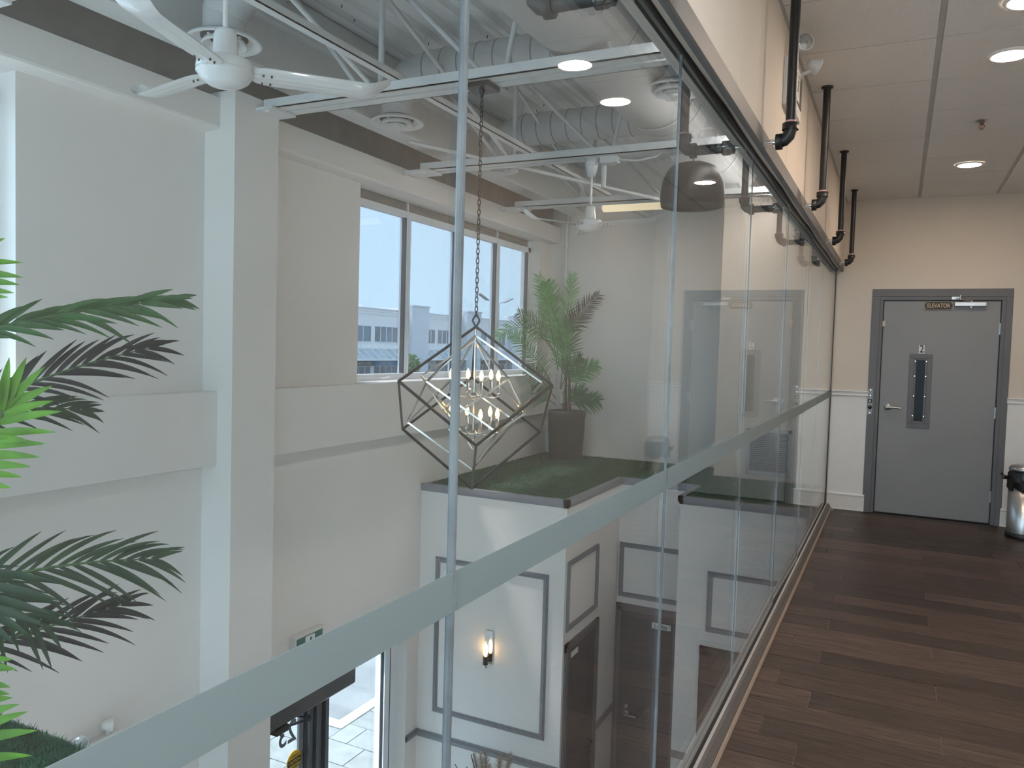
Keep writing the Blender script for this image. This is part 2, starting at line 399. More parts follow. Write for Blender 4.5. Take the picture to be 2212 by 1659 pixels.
# --- wainscot trims of the corridor end wall
def chair_rail(n, x0, x1):
    mb = MB(); mb.prism([(YE+.01, 1.188), (YE-.012, 1.188), (YE-.018, 1.198), (YE-.012, 1.21), (YE-.016, 1.228), (YE-.026, 1.236), (YE-.026, 1.247), (YE+.01, 1.247)], 'x', x0, x1)
    return struct(mb.build(n, WHITE), 'white chair rail on the end wall ' + ('left' if x0 < 0 else 'right') + ' of the elevator door')
def baseboard(n, x0, x1):
    mb = MB(); mb.prism([(YE+.01, 0), (YE-.018, 0), (YE-.018, .012), (YE-.014, .016), (YE-.014, .15), (YE-.022, .156), (YE-.022, .165), (YE-.008, .178), (YE+.01, .178)], 'x', x0, x1)
    return struct(mb.build(n, WHITE), 'tall white baseboard on the end wall ' + ('left' if x0 < 0 else 'right') + ' of the elevator door')
chair_rail('trim_4', -.612, -.262); chair_rail('trim_5', .95, XR)
baseboard('baseboard_left', -.612, -.255); baseboard('baseboard_right', .945, XR)
for n, x0, x1 in (('trim_6', -.612, -.262), ('trim_7', .95, XR)):
    mb = MB(); mb.box(x0, x1, YE-.004, YE+.01, .17, 1.19); struct(mb.build(n, WHITE), 'white wainscot panel below the chair rail, ' + ('left' if x0 < 0 else 'right') + ' of the elevator door')

# --- elevator door
d1 = MB(); d1.box(-.156, .857, YE+.02, YE+.06, .014, 2.17); d1 = struct(d1.build('door_1', GREYD), 'grey steel elevator door with a narrow vision panel')
def part(name, m, parent, fn, label=None, **k):
    b = MB(); fn(b); o = b.build(name, m, parent, **k)
    if label: o['label'] = label
    return o
def frame_fn(b):
    for (x0, x1, z0, z1) in ((-.27, -.195, 0, 2.215), (.90, .955, 0, 2.215), (-.27, .955, 2.215, 2.29)): b.box(x0, x1, YE-.012, YE+.015, z0, z1)
    for (x0, x1, z0, z1) in ((-.20, -.165, 0, 2.18), (.866, .905, 0, 2.18), (-.20, .905, 2.18, 2.22)): b.box(x0, x1, YE-.002, YE+.15, z0, z1)
part('door_frame', GREYF, d1, frame_fn, 'darker grey steel frame', bevel=.003)
part('door_gap', RUB, d1, lambda b: (b.box(-.165, .866, YE+.03, YE+.07, .002, 2.18)))
def kit(b):
    for (x0, x1, z0, z1) in ((.098, .303, .90, .945), (.098, .303, 1.60, 1.642), (.098, .142, .945, 1.60), (.259, .303, .945, 1.60)): b.box(x0, x1, YE+.008, YE+.022, z0, z1)
    for (x0, x1, z0, z1) in ((.142, .259, .945, .967), (.142, .259, 1.583, 1.60), (.142, .16, .967, 1.583), (.24, .259, .967, 1.583)): b.box(x0, x1, YE+.014, YE+.022, z0, z1)
vk = part('vision_panel_frame', GREYF, d1, kit, bevel=.002)
part('vision_glass', mat('dark_glass', (.012, .012, .013), .12, spec=.12), vk, lambda b: b.box(.158, .242, YE+.016, YE+.0215, .965, 1.585))
for z in (1.02, 1.22, 1.42, 1.57):
    for x in (.15, .249): part('screw', CHROME, vk, lambda b: b.cyl((x, YE+.011, z), (x, YE+.0145, z), .005, 8))
lh = part('lever_handle', BRUSH, d1, lambda b: (b.lathe((-.079, YE+.02, 1.096), [(0, -.02), (.03, -.02), (.034, -.014), (.034, 0)], 20, 'y'), b.cyl((-.079, YE+.02, 1.096), (-.079, YE-.045, 1.096), .011, 12), b.tube([(-.085, YE-.045, 1.096), (-.05, YE-.047, 1.097), (0, YE-.044, 1.094), (.04, YE-.04, 1.09)], .01, 10, True, [.012, .012, .009, .008])))
for z in (1.904, 1.09, .272): part('hinge', BRUSH, d1, lambda b: (b.cyl((.861, YE+.012, z-.055), (.861, YE+.012, z+.055), .008, 10), b.box(.852, .872, YE+.016, YE+.021, z-.055, z+.055)))
part('strike_guard', mat('brass_plate', (.42, .33, .22), .4, .6), d1, lambda b: b.box(-.19, -.14, YE+.006, YE+.021, 1.915, 1.97))
part('contact_box', GREYF, d1, lambda b: b.box(-.185, -.17, YE-.012, YE, 2.0, 2.03))
cl = part('door_closer', BRUSH, d1, lambda b: (b.box(.466, .735, YE-.035, YE+.02, 2.118, 2.158), b.cyl((.61, YE-.01, 2.10), (.61, YE-.01, 2.118), .018, 12)), bevel=.004)
part('closer_arm', BRUSH, cl, lambda b: (b.bar((.61, YE-.012, 2.165), (.50, YE-.075, 2.185), .014, .006), b.bar((.50, YE-.075, 2.19), (.47, YE-.002, 2.20), .012, .006), b.cyl((.61, YE-.012, 2.15), (.61, YE-.012, 2.175), .01, 10), b.cyl((.51, YE-.07, 2.18), (.51, YE-.07, 2.225), .009, 10), b.box(.44, .52, YE-.02, YE-.004, 2.185, 2.21)))
es = part('elevator_sign', mat('sign_bronze', (.30, .22, .14), .4, .4), d1, lambda b: b.box(.203, .455, YE+.008, YE+.021, 2.083, 2.165), 'black door sign with gold lettering')
part('sign_face', mat('sign_black', (.012, .012, .012), .4), es, lambda b: b.prism([(.22, 2.088), (.438, 2.088), (.44, 2.1), (.45, 2.107), (.45, 2.141), (.44, 2.148), (.438, 2.16), (.22, 2.16), (.218, 2.148), (.208, 2.141), (.208, 2.107), (.218, 2.1)], 'y', YE+.005, YE+.012))
GOLD = mat('gold_letters', (.62, .42, .25), .4, .2)
text('lettering', 'ELEVATOR', .058, (.329, YE+.004, 2.124), (PI/2, 0, 0), GOLD, es, .72)
pn = part('floor_number_plate', mat('white_plate', (.75, .75, .74), .4), d1, lambda b: b.box(.176, .227, YE+.014, YE+.021, 1.648, 1.732), 'small white plate with a black numeral 2')
text('numeral', '2', .105, (.2015, YE+.0135, 1.69), (PI/2, 0, 0), mat('black_print', (.01, .01, .01), .5), pn, .72, .0008)
# --- call plate on the left of the frame
cp = thing('call_button_plate', (-.243, YE-.012, 1.14), 'narrow grey call plate with key switch beside the elevator door', 'call button')
part('plate', mat('plate_grey', (.27, .27, .275), .4, .3), cp, lambda b: b.box(-.266, -.221, YE-.018, YE-.012, 1.01, 1.278))
part('key_switch', BLACK, cp, lambda b: (b.lathe((-.243, YE-.018, 1.085), [(0, -.012), (.018, -.012), (.02, -.004), (.02, 0)], 18, 'y')))
part('symbol_tile', mat('tile_black', (.015, .015, .015), .4), cp, lambda b: b.box(-.262, -.226, YE-.021, YE-.017, 1.13, 1.168))
text('symbol', '6', .034, (-.244, YE-.0225, 1.149), (PI/2, 0, 0), mat('white_print', (.8, .8, .8), .5), cp, 1, .0004)
for z in (1.262, 1.028, 1.205): part('screw', CHROME, cp, lambda b: b.cyl((-.243, YE-.022, z), (-.243, YE-.017, z), .006, 8))
# ================================================================ RESTROOM BLOCK, TURF LEDGES, LOWER LOBBY
ZT, ZL = .222, -3.23
mb = MB(); mb.box(XW-.3, -.66, YN-.2, YF+.2, ZL-.1, ZL)
struct(mb.build('floor', mat('lobby_floor_tile', (.42, .41, .40), .35, noise=.06, scale=3)), 'pale floor of the lower lobby')
b = MB(); b.box(-.66, -.5, YN-.2, YF+.2, ZL, -.3)
struct(b.build('wall_lobby', WALL), 'white lobby wall below the glass partition')
wr = MB()
wr.box(XW+.001, -2.60, 6.49, YF-.001, ZL, ZT-.02); wr.box(-2.601, -1.78, 8.0, YF-.001, ZL, ZT-.02); wr.box(-1.781, -.665, 7.30, YE-.001, ZL, ZT-.02)
wr = struct(wr.build('wall_restrooms', WALL), 'lower white wall block with grey doors under the turf ledge')
def ledge(pts, parent):
    # two-step moulding that runs along the top edge; pts in plan, outward side on the right of travel
    for (p, q) in zip(pts[:-1], pts[1:]):
        p, q = Vector((*p, 0)), Vector((*q, 0)); d = (q-p).normalized(); o = Vector((d.y, -d.x, 0))
        b = MB()
        for (e0, e1, z0, z1) in ((-.03, .022, .196, .242), (-.03, .014, .180, .198), (-.03, .008, .168, .182)):
            vs = [(p-d*e1)+o*e0, (q+d*e1)+o*e0, (q+d*e1)+o*e1, (p-d*e1)+o*e1]
            b.prism([(v.x, v.y) for v in vs], 'z', z0, z1)
        b.build('edge_moulding', GREYT, parent)
ledge([(XW, 6.49), (-2.60, 6.49), (-2.60, 8.0), (-1.78, 8.0), (-1.78, 7.30), (-.665, 7.30)], wr)
def panel(parent, axis, at, u0, u1, v0, v1, sgn, wd=.05):
    b = MB()
    for (a, o, h) in ((0, .018, .010), (.008, wd-.012, .020), (.014, .024, .026)):
        i0, i1 = a, (wd if a == 0 else o)
        for (p0, p1, q0, q1) in ((u0+i0, u1-i0, v0+i0, v0+i1), (u0+i0, u1-i0, v1-i1, v1-i0), (u0+i0, u0+i1, v0+i1, v1-i1), (u1-i1, u1-i0, v0+i1, v1-i1)):
            if axis == 'y': b.box(p0, p1, at, at+sgn*h, q0, q1)
            else: b.box(at, at+sgn*h, p0, p1, q0, q1)
    return b.build('panel_moulding', GREYT, parent)
panel(wr, 'y', 6.49, -3.955, -2.755, -2.0, -.46, -1)
panel(wr, 'x', -2.60, 6.54, 7.34, -.98, -.33, 1)
panel(wr, 'y', 8.0, -2.585, -1.72, -1.035, -.45, -1)
panel(wr, 'y', 7.30, -1.50, -.72, -1.0, -.43, -1)
def rail(axis, at, u0, u1, z, sgn):
    b = MB()
    for h, a, c in ((.012, 0, .07), (.022, .014, .055), (.03, .03, .046)):
        if axis == 'y': b.box(u0, u1, at, at+sgn*h, z+a, z+c)
        else: b.box(at, at+sgn*h, u0, u1, z+a, z+c)
    return b.build('grey_chair_rail', GREYT, wr)
rail('y', 6.49, XW, -2.60, -2.285, -1); rail('x', XW, 6.30, 6.49, -2.285, 1); rail('x', -2.6, 7.42, 8.0, -2.27, 1); rail('y', 7.3, -1.78, -1.56, -2.27, -1)
rail('y', 7.3, -.9, -.67, -2.27, -1)
# grey room doors on the block
def room_door(n, axis, at, u0, u1, top, sgn, m, fm, label, plate=None, hside=1):
    def bx(b, a, c, e, f, h0, h1):
        if axis == 'y': b.box(a, c, at+sgn*h0, at+sgn*h1, e, f)
        else: b.box(at+sgn*h0, at+sgn*h1, a, c, e, f)
    b = MB(); bx(b, u0+.07, u1-.07, ZL+.01, top-.07, -.03, .006); d = struct(b.build(n, m), label)
    b = MB()
    for (a, c, e, f) in ((u0, u0+.072, ZL, top), (u1-.072, u1, ZL, top), (u0, u1, top-.072, top)):
        bx(b, a, c, e, f, -.02, .02)
    for (a, c, e, f) in ((u0+.012, u0+.03, ZL, top-.012), (u1-.03, u1-.012, ZL, top-.012), (u0+.012, u1-.012, top-.03, top-.012)):
        bx(b, a, c, e, f, .02, .027)
    b.build('door_frame', fm, d)
    b = MB()   # shaker style recess lines
    for (e, f) in ((ZL+.25, ZL+.95), (ZL+1.15, top-.22)):
        for (a, c, g, h) in ((u0+.19, u1-.19, e, e+.012), (u0+.19, u1-.19, f-.012, f), (u0+.19, u0+.202, e, f), (u1-.202, u1-.19, e, f)): bx(b, a, c, g, h, .004, .009)
    b.build('panel_bead', m, d)
    return d
door_l = room_door('door_3', 'y', 8.0, -2.61, -1.66, -1.105, -1, LOWD, GREYF, 'grey restroom door with a name plate in the recess below the turf ledge')
part('door_handle', BRUSH, door_l, lambda b: (b.lathe((-2.45, 8.0-.006, -2.285), [(0, -.012), (.026, -.012), (.03, 0)], 16, 'y'), b.cyl((-2.45, 7.99, -2.285), (-2.45, 7.94, -2.285), .01, 10), b.bar((-2.455, 7.94, -2.285), (-2.33, 7.945, -2.29), .014, .02), b.lathe((-2.45, 7.994, -2.21), [(0, -.02), (.02, -.02), (.022, 0)], 14, 'y')))
pl = part('name_plate', mat('white_plate', (.75, .75, .74), .4), door_l, lambda b: b.box(-2.20, -2.0, 7.985, 7.994, -1.315, -1.255))
text('lettering', 'Ladies', .058, (-2.105, 7.984, -1.285), (PI/2, 0, 0), mat('black_print', (.01, .01, .01), .5), pl, .95, .0006)
door_m = room_door('door_2', 'x', -2.60, 6.53, 7.40, -1.09, 1, LOWD, GREYF, 'charcoal restroom door in the side face of the white block')
part('door_handle', BLACK, door_m, lambda b: (b.cyl((-2.594, 7.22, -2.28), (-2.54, 7.22, -2.28), .012, 10), b.bar((-2.545, 7.22, -2.28), (-2.545, 7.10, -2.28), .014, .02)))
pl = part('name_plate', mat('white_plate', (.75, .75, .74), .4), door_m, lambda b: b.box(-2.594, -2.588, 6.68, 6.85, -1.26, -1.21), None)
room_door('door_4', 'y', 7.30, -1.545, -.70, -1.14, -1, DARKD, DARKD, 'very dark brown door low on the white block beside the glass')
# --- near ledge
wn = MB(); wn.box(XW+.001, -1.75, .25, 1.68, -.22, ZT-.02)
wn = struct(wn.build('wall_ledge', WALL), 'white parapet block under the near turf ledge')
b = MB(); b.box(XW+.002, -1.75, 1.66, 1.695, .17, .215); b.build('edge_moulding', GREYT, wn)
# --- artificial turf
TURF = mat('artificial_turf_green', (.026, .072, .036), .7, noise=.45, scale=30)
TURF2 = mat('turf_blade_green', (.046, .128, .064), .65, noise=.5, scale=12)
def turf(name, rects, n, label, hgt=.02, keep=None):
    b = MB()
    for r in rects: b.box(r[0], r[1], r[2], r[3], ZT-.02, ZT)
    b.cur = 1; A = [(r[1]-r[0])*(r[3]-r[2]) for r in rects]; rng = np.random.default_rng(5)
    for r, a in zip(rects, A):
        k = int(n*a/sum(A)); px = rng.uniform(r[0], r[1], k); py = rng.uniform(r[2], r[3], k); an = rng.uniform(0, 2*PI, k); h = hgt*rng.uniform(.5, 1.25, k); ln = rng.normal(0, .009, (k, 2))
        wv = .0032 if n > 40000 else .004
        for i in range(k):
            c, s_ = math.cos(an[i])*wv, math.sin(an[i])*wv; o = len(b.v)
            b.v += [(px[i]-c, py[i]-s_, ZT-.002), (px[i]+c, py[i]+s_, ZT-.002), (px[i]+ln[i, 0], py[i]+ln[i, 1], ZT+h[i])]
            b.f.append((o, o+1, o+2)); b.sm.append(False); b.mi.append(1)
    return tag(b.build(name, [TURF, TURF2]), label, 'artificial turf', kind='stuff')
turf('artificial_turf', [(XW+.002, -2.615, 6.505, YF-.005), (-2.615, -1.765, 8.015, YF-.005), (-1.765, -.67, 7.315, YE-.005)], 42000, 'green artificial turf covering the far ledge around the palm planter', .017)
turf('artificial_turf', [(-3.3, -1.76, .85, 1.675)], 52000, 'green artificial turf on the near ledge at the lower left', .02)
b = MB(); b.box(XW+.002, -1.752, .25, 1.675, ZT-.02, ZT-.001); struct(b.build('floor', TURF), 'green turf backing of the near ledge')
# ================================================================ WINDOWS
def big_window(n, y0, y1, muls, label, gl):
    z0, z1 = 1.255, 2.945; X0, X1 = -4.335, -4.27
    b = MB()
    b.box(X0, X1, y0, y1, z0, z0+.05); b.box(X0, X1, y0, y1, 2.80, 2.86); b.box(X0, X1, y0, y0+.05, z0, z1); b.box(X0, X1, y1-.07, y1, z0, z1)
    b.box(X0+.015, X1+.02, y0, y1, z0+.05, z0+.062)
    wd = struct(b.build(n, ALUW), label)
    for y in muls:
        b = MB(); b.box(X0, X1+.01, y-.032, y+.032, z0+.04, 2.82); b.box(X0+.01, X1+.03, y-.012, y+.012, z0+.04, 2.82); b.build('mullion', ALUW, wd)
        b = MB(); b.box(X0, X1, y-.008, y+.008, 2.85, z1); b.build('head_joint', ALUW, wd)
    ed = [y0+.03]+list(muls)+[y1-.05]
    HEADM = mat('brown_grey_head_panel', (.20, .19, .185), .6, noise=.25, scale=6, stretch=(1, .3, 6))
    for a, c in zip(ed[:-1], ed[1:]):
        b = MB(); b.box(-4.306, -4.300, a, c, z0+.02, 2.83); b.build('pane', gl, wd)
        b = MB(); b.box(-4.31, -4.285, a+.01, c-.01, 2.86, z1+.01); b.build('head_panel', HEADM, wd)
        b = MB(); b.box(-4.30, -4.255, a+.04, c-.04, 2.795, 2.812); b.build('head_bead', ALUW, wd)
        b = MB(); b.box(-4.30, -4.262, c-.055, c-.032, z0+.05, 2.80); b.box(-4.30, -4.262, a+.032, a+.045, z0+.05, 2.80); b.build('sash_stile', mat('dark_sash', (.06, .075, .09), .4), wd)
    b = MB(); b.box(X1-.02, XB+.004, y0, y1, z0-.006, z0+.004); b.build('sill', SILLW, wd)
    return wd
w1 = big_window('window_1', -1.12, 2.54, (-.2, .72, 1.63), 'tall window at the left edge beyond the near palm fronds', WGLASS)
w2 = big_window('window_2', 5.43, 9.13, (6.345, 7.285, 8.215), 'four-light window overlooking the office building', TGLASS)
b = MB(); b.cyl((-4.25, 5.9, 1.275), (-4.2, 5.93, 1.275), .008, 8); b.bar((-4.21, 5.92, 1.275), (-4.21, 6.0, 1.285), .012, .02); b.build('window_latch', WHITE, w2)
# --- lower entrance
X0, X1 = -4.36, -4.25
b = MB(); b.box(X0, X1, 6.09, 6.29, ZL, -1.21); b.box(X0, X1, 4.35, 6.29, -1.27, -1.21); b.box(X0, X1, 4.35, 4.41, ZL, -1.21)
en = struct(b.build('door_5', ALUW), 'glazed street entrance door with sidelight at the foot of the window wall')
def mull(b):
    for a, c, e in ((5.02, 5.07, .0), (5.09, 5.12, .02), (5.14, 5.18, .0), (5.20, 5.23, .025), (5.24, 5.275, .0)): b.box(X0, X1+e, a, c, ZL, -1.36)
    b.box(X0, X1-.03, 5.0, 5.28, ZL, -1.36)
part('door_mullion', mat('slate_aluminium', (.12, .14, .16), .35, .5), en, mull)
part('side_bead', mat('dark_sash', (.06, .075, .09), .4), en, lambda b: (b.box(-4.262, X1+.003, 6.035, 6.048, ZL, -1.25), b.box(-4.262, X1+.003, 6.06, 6.07, ZL, -1.25), b.box(X1-.01, X1+.003, 6.17, 6.18, ZL, -1.21)))
part('operator_header', mat('grey_operator_box', (.11, .11, .115), .4, .3), en, lambda b: b.prism([(-4.25, -1.375), (-4.14, -1.375), (-4.12, -1.355), (-4.12, -1.205), (-4.25, -1.205)], 'y', 4.41, 5.46))
part('pane', DGLASS, en, lambda b: b.box(-4.31, -4.304, 5.28, 6.03, ZL, -1.26), 'tall sidelight pane')
dg = part('door_leaf_glass', DGLASS, en, lambda b: b.box(-4.31, -4.304, 4.41, 5.02, ZL+.1, -1.36))
part('door_rail', BLACK, en, lambda b: (b.box(-4.33, -4.285, 4.99, 5.03, ZL, -1.36), b.box(-4.33, -4.285, 4.41, 5.02, -1.385, -1.36), b.box(-4.30, -4.28, 4.41, 4.46, ZL, -1.36)))
ca = part('closer_arm', mat('dark_bronze', (.05, .045, .045), .4, .5), en, lambda b: (b.bar((-4.16, 4.60, -1.405), (-4.16, 4.93, -1.47), .02, .014), b.bar((-4.2, 4.93, -1.47), (-4.25, 4.75, -1.385), .016, .012), b.box(-4.19, -4.12, 4.50, 4.63, -1.425, -1.375), b.cyl((-4.18, 4.93, -1.49), (-4.18, 4.93, -1.45), .018, 10)))
text('door_number', '23', .26, (-4.3125, 4.83, -1.60), (PI/2, 0, -PI/2), mat('grey_vinyl_digits', (.09, .10, .11), .5), en, .85, .001)
st = part('caution_sticker', mat('yellow_sticker', (.75, .50, .03), .5), en, lambda b: b.lathe((-4.303, 4.90, -1.845), [(0, .004), (.085, .004), (.085, 0)], 26, 'x'), 'round yellow caution sticker')
part('sticker_band', mat('black_print', (.01, .01, .01), .5), st, lambda b: b.box(-4.2992, -4.2984, 4.822, 4.978, -1.875, -1.825))
text('lettering', 'CAUTION', .036, (-4.2975, 4.90, -1.85), (PI/2, 0, PI/2), mat('yellow_print', (.8, .56, .05), .5), st, .85, .0003)
text('lettering', 'AUTOMATIC', .018, (-4.2975, 4.90, -1.805), (PI/2, 0, PI/2), mat('black_print', (.01, .01, .01), .5), st, .9, .0003)
text('lettering', 'DOOR', .024, (-4.2975, 4.90, -1.895), (PI/2, 0, PI/2), mat('black_print', (.01, .01, .01), .5), st, .9, .0003)
# ================================================================ OUTSIDE
b = MB(); b.box(-140, -4.41, -60, 260, -3.6, -3.40)
ASPH = mat('asphalt', (.16, .165, .17), .85, noise=.18, scale=1.5, bump=.4, bscale=40)
struct(b.build('road', ASPH), 'grey asphalt yard outside the window wall')
b = MB(); b.box(-6.22, -4.40, 3.6, 14, -3.41, -3.268); b.box(-9.2, -6.2, 3.6, 7.95, -3.41, -3.268)
pv = struct(b.build('pavement', mat('paver_joint', (.34, .345, .34), .8)), 'paved walk with pale slabs outside the entrance door')
PAVE = mat('paver_slab', (.19, .20, .20), .8, noise=.12, scale=7, bump=.3, bscale=50, vary=.10)
random.seed(11)
def pave(x0, x1, y0, y1, sx, sy):
    r = 0; y = y0
    while y < y1-.05:
        x = x0-(sx/2 if r % 2 else 0)
        while x < x1-.02:
            a, c = max(x, x0)+.006, min(x+sx, x1)-.006
            if c-a > .05:
                q = MB(); q.box(a, c, y+.006, min(y+sy, y1)-.006, -3.27, -3.252+random.uniform(-.002, .002)); q.build('paver', PAVE, pv)
            x += sx
        y += sy; r += 1
pave(-6.05, -4.42, 5.4, 11.4, .55, .42); pave(-8.8, -6.05, 5.4, 7.75, .62, .47)
b = MB(); b.box(-6.22, -6.06, 7.76, 14, -3.41, -3.245); b.box(-9.2, -6.222, 7.76, 7.93, -3.41, -3.245)
b.build('kerb', mat('pale_kerb', (.31, .31, .305), .8, noise=.06), pv)
# --- office building across the yard
OFW = mat('white_stucco', (.93, .93, .92), .8, noise=.02); OFG = mat('pale_blue_grey_stucco', (.72, .76, .81), .8, noise=.02)
OGL = mat('tinted_office_glass', (.17, .22, .27), .12, noise=.35, scale=.35); SLG = mat('canopy_glass', (.50, .58, .62), .2, noise=.2, scale=.5)
bd = thing('office_building', (-74, 115, -3.4), 'white two-storey office building across the yard with sloped glass canopies', 'building')
part('wall', OFW, bd, lambda b: b.box(-82, -70, 78, 168, -3.4, 6.6))
part('cornice', OFW, bd, lambda b: (b.box(-82, -69.85, 78, 168, 5.85, 6.05), b.box(-82, -69.75, 78, 168, 6.25, 6.42), b.box(-82, -69.65, 78, 168, 6.6, 6.75)))
part('floor_band', OFW, bd, lambda b: b.box(-70, -69.85, 78, 168, .75, 1.0))
for y0, y1 in ((84, 87.6), (103.7, 108.6), (121.2, 126.4), (139.5, 146)):
    part('pilaster', OFG, bd, lambda b: (b.box(-70, -68.6, y0, y1, -3.4, 7.5), b.box(-70.5, -68.4, y0-.1, y1+.1, 7.5, 7.7)))
def owin(y0, y1, z0, z1, n, nm='window'):
    f = part(nm, OFW, bd, lambda b: (b.box(-70, -69.9, y0, y1, z0, z0+.08), b.box(-70, -69.9, y0, y1, z1-.08, z1), [b.box(-70, -69.9, y0+(y1-y0)*k/n-.07, y0+(y1-y0)*k/n+.07, z0, z1) for k in range(n+1)]))
    for k in range(n): part('pane', OGL, f, lambda b: b.box(-70, -69.95, y0+(y1-y0)*k/n, y0+(y1-y0)*(k+1)/n, z0, z1))
for y0, y1, n in ((87.8, 90.5, 2), (91.0, 94.9, 2), (95.7, 103.2, 5), (108.8, 112.7, 3), (113.5, 120.7, 5), (126.6, 131, 3), (132, 138.9, 4), (146.5, 152, 3)):
    owin(y0, y1, 1.72, 4.1, n)
for y0, y1, n in ((87.8, 94.9, 5), (95.7, 103.3, 5), (108.8, 120.7, 8), (126.6, 138.9, 8), (146.5, 158, 6)):
    owin(y0, y1, -3.35, -1.85, n, 'shop_window')
for y0, y1, n in ((87.7, 103.6, 9), (108.7, 121.1, 7), (126.5, 139.4, 7), (146.2, 158, 6)):
    cn = part('glass_canopy', SLG, bd, lambda b: b.prism([(-70, .72), (-70, .68), (-68.3, -.82), (-68.3, -.75)], 'y', y0, y1))
    for k in range(n+1):
        y = y0+(y1-y0)*k/n; part('canopy_rafter', OFW, cn, lambda b: b.bar((-70, y, .78), (-68.25, y, -.74), .16, .1))
    part('canopy_beam', OFW, cn, lambda b: (b.box(-68.4, -68.1, y0, y1, -1.0, -.72), b.box(-70, -69.9, y0, y1, .66, .86)))
    part('canopy_strut', OFW, cn, lambda b: [b.bar((-69.95, y0+(y1-y0)*(k+.0)/n, -.8), (-69.95, y0+(y1-y0)*(k+1)/n, .6), .09, .09) for k in range(n)])
for y0, y1, c, nm, tx_, sz in ((91.0, 95.45, (.09, .12, .16), 'dark', '416.741.2000', .62), (95.6, 103.3, (.02, .30, .62), 'blue', 'TEAM 2000', .82), (113.0, 120.9, (.16, .16, .17), 'charcoal', 'SALE 200', .7), (126.6, 138.8, (.15, .15, .17), 'slate', 'CAR PROPERTY', .8), (108.8, 112.8, (.5, .53, .55), 'pale', '', .5), (146.5, 157, (.15, .14, .15), 'grey', '', .8)):
    s_ = part('shop_sign', mat('sign_'+nm, c, .5), bd, lambda b: b.box(-69.9, -69.7, y0, y1, -1.8, -1.02))
    if tx_ and nm in ('dark', 'blue'): text('lettering', tx_, sz, (-69.68, (y0+y1)/2-(1.2 if nm == 'blue' else 0), -1.42), (PI/2, 0, PI/2), mat('sign_white', (.8, .8, .8), .5), s_, .9, .01)
for q in ((100.5, 104, 7.5), (110.5, 115, 7.6), (117, 122, 7.3)): part('roof_unit', OFG, bd, lambda b: b.box(-80, -76, q[0], q[1], 6.6, q[2]))
part('roof_vent', OFG, bd, lambda b: b.lathe((-78, 96.2, 6.6), [(0, 1.3), (.8, 1.1), (1.2, .5), (1.2, 0)], 14))
# --- tree, street lamps
def tree(x, y, z, h, r, label):
    t = thing('tree', (x, y, z), label, 'tree')
    part('trunk', mat('bark', (.10, .08, .07), .9), t, lambda b: b.tube([(x, y, z), (x+.1, y, z+h*.5), (x, y+.1, z+h*.8)], .12, 8, True, [.14, .1, .05]))
    rng = np.random.default_rng(2)
    def leaves(b):
        for i in range(900):
            v = Vector(rng.normal(0, 1, 3)); v.normalize(); v *= r*rng.uniform(.3, 1)**.6
            c = Vector((x, y, z+h*.62)) + Vector((v.x*.85, v.y*.85, v.z*1.25)); a = Vector(rng.normal(0, 1, 3)).normalized()*.2; d = a.cross(Vector(rng.normal(0, 1, 3))).normalized()*.12
            b.add([c-a, c+d, c+a, c-d], [(0, 1, 2, 3)])
    part('foliage', mat('tree_leaf_green', (.20, .34, .17), .7, noise=.3, scale=3), t, leaves)
tree(-52, 78.5, -3.4, 3.6, 1.35, 'small green tree in front of the white office building')
POLE = mat('lamp_post_grey', (.55, .6, .65), .5, .3)
def lamp_post(x, y, s, label):
    t = thing('street_lamp', (x, y, -3.4), label, 'street lamp', 'lamp posts in the yard')
    part('post', POLE, t, lambda b: b.tube([(x, y, -3.4), (x, y, 6.2)], .07, 10, True, [.1, .06]))
    part('arm', POLE, t, lambda b: b.tube([(x, y, 6.2), (x, y+.3*s, 6.45), (x, y+1.0*s, 6.5), (x, y+1.4*s, 6.6)], .05, 8))
    part('lamp_head', mat('lamp_head_grey', (.36, .40, .44), .5), t, lambda b: b.bar((x, y+1.3*s, 6.55), (x, y+3.2*s, 7.1), .38, .14))
lamp_post(-40, 77.7, 1, 'grey street lamp with its head raised to the right, beyond the window')
lamp_post(-40, 76.2, -1, 'grey street lamp half hidden behind the window mullion')
# ================================================================ ROOF STRUCTURE
# corrugated deck, ribs along y
ZD = 3.90
pts = []; x = XW; 
while x < -.70:
    pts += [(x, ZD), (x+.085, ZD), (x+.105, ZD+.045), (x+.175, ZD+.045)]; x += .195
pts = [(min(a, -.70), z) for a, z in pts]
b = MB()
vs = [(a, YN, z) for a, z in pts]+[(a, YF, z) for a, z in pts]; n = len(pts)
b.add(vs, [(i, i+1, n+i+1, n+i) for i in range(n-1)]); b.box(XW, -.69, YN, YF, ZD+.05, ZD+.1)
rd = struct(b.build('ceiling', DECK), 'white corrugated steel roof deck over the atrium')
def fold(b):
    for xx in (-3.65, -3.2, -2.75, -2.3, -1.85, -1.4): b.box(xx, xx+.006, YN, YF, ZD-.004, ZD)
part('deck_seam', STEELW, rd, fold)
random.seed(21)
for k in range(26):
    xx, y = random.uniform(-3.6, -1.4), random.uniform(2.6, 8); part('deck_screw', DARK, rd, lambda b: b.cyl((xx, y, ZD-.02), (xx, y, ZD), .004, 6))
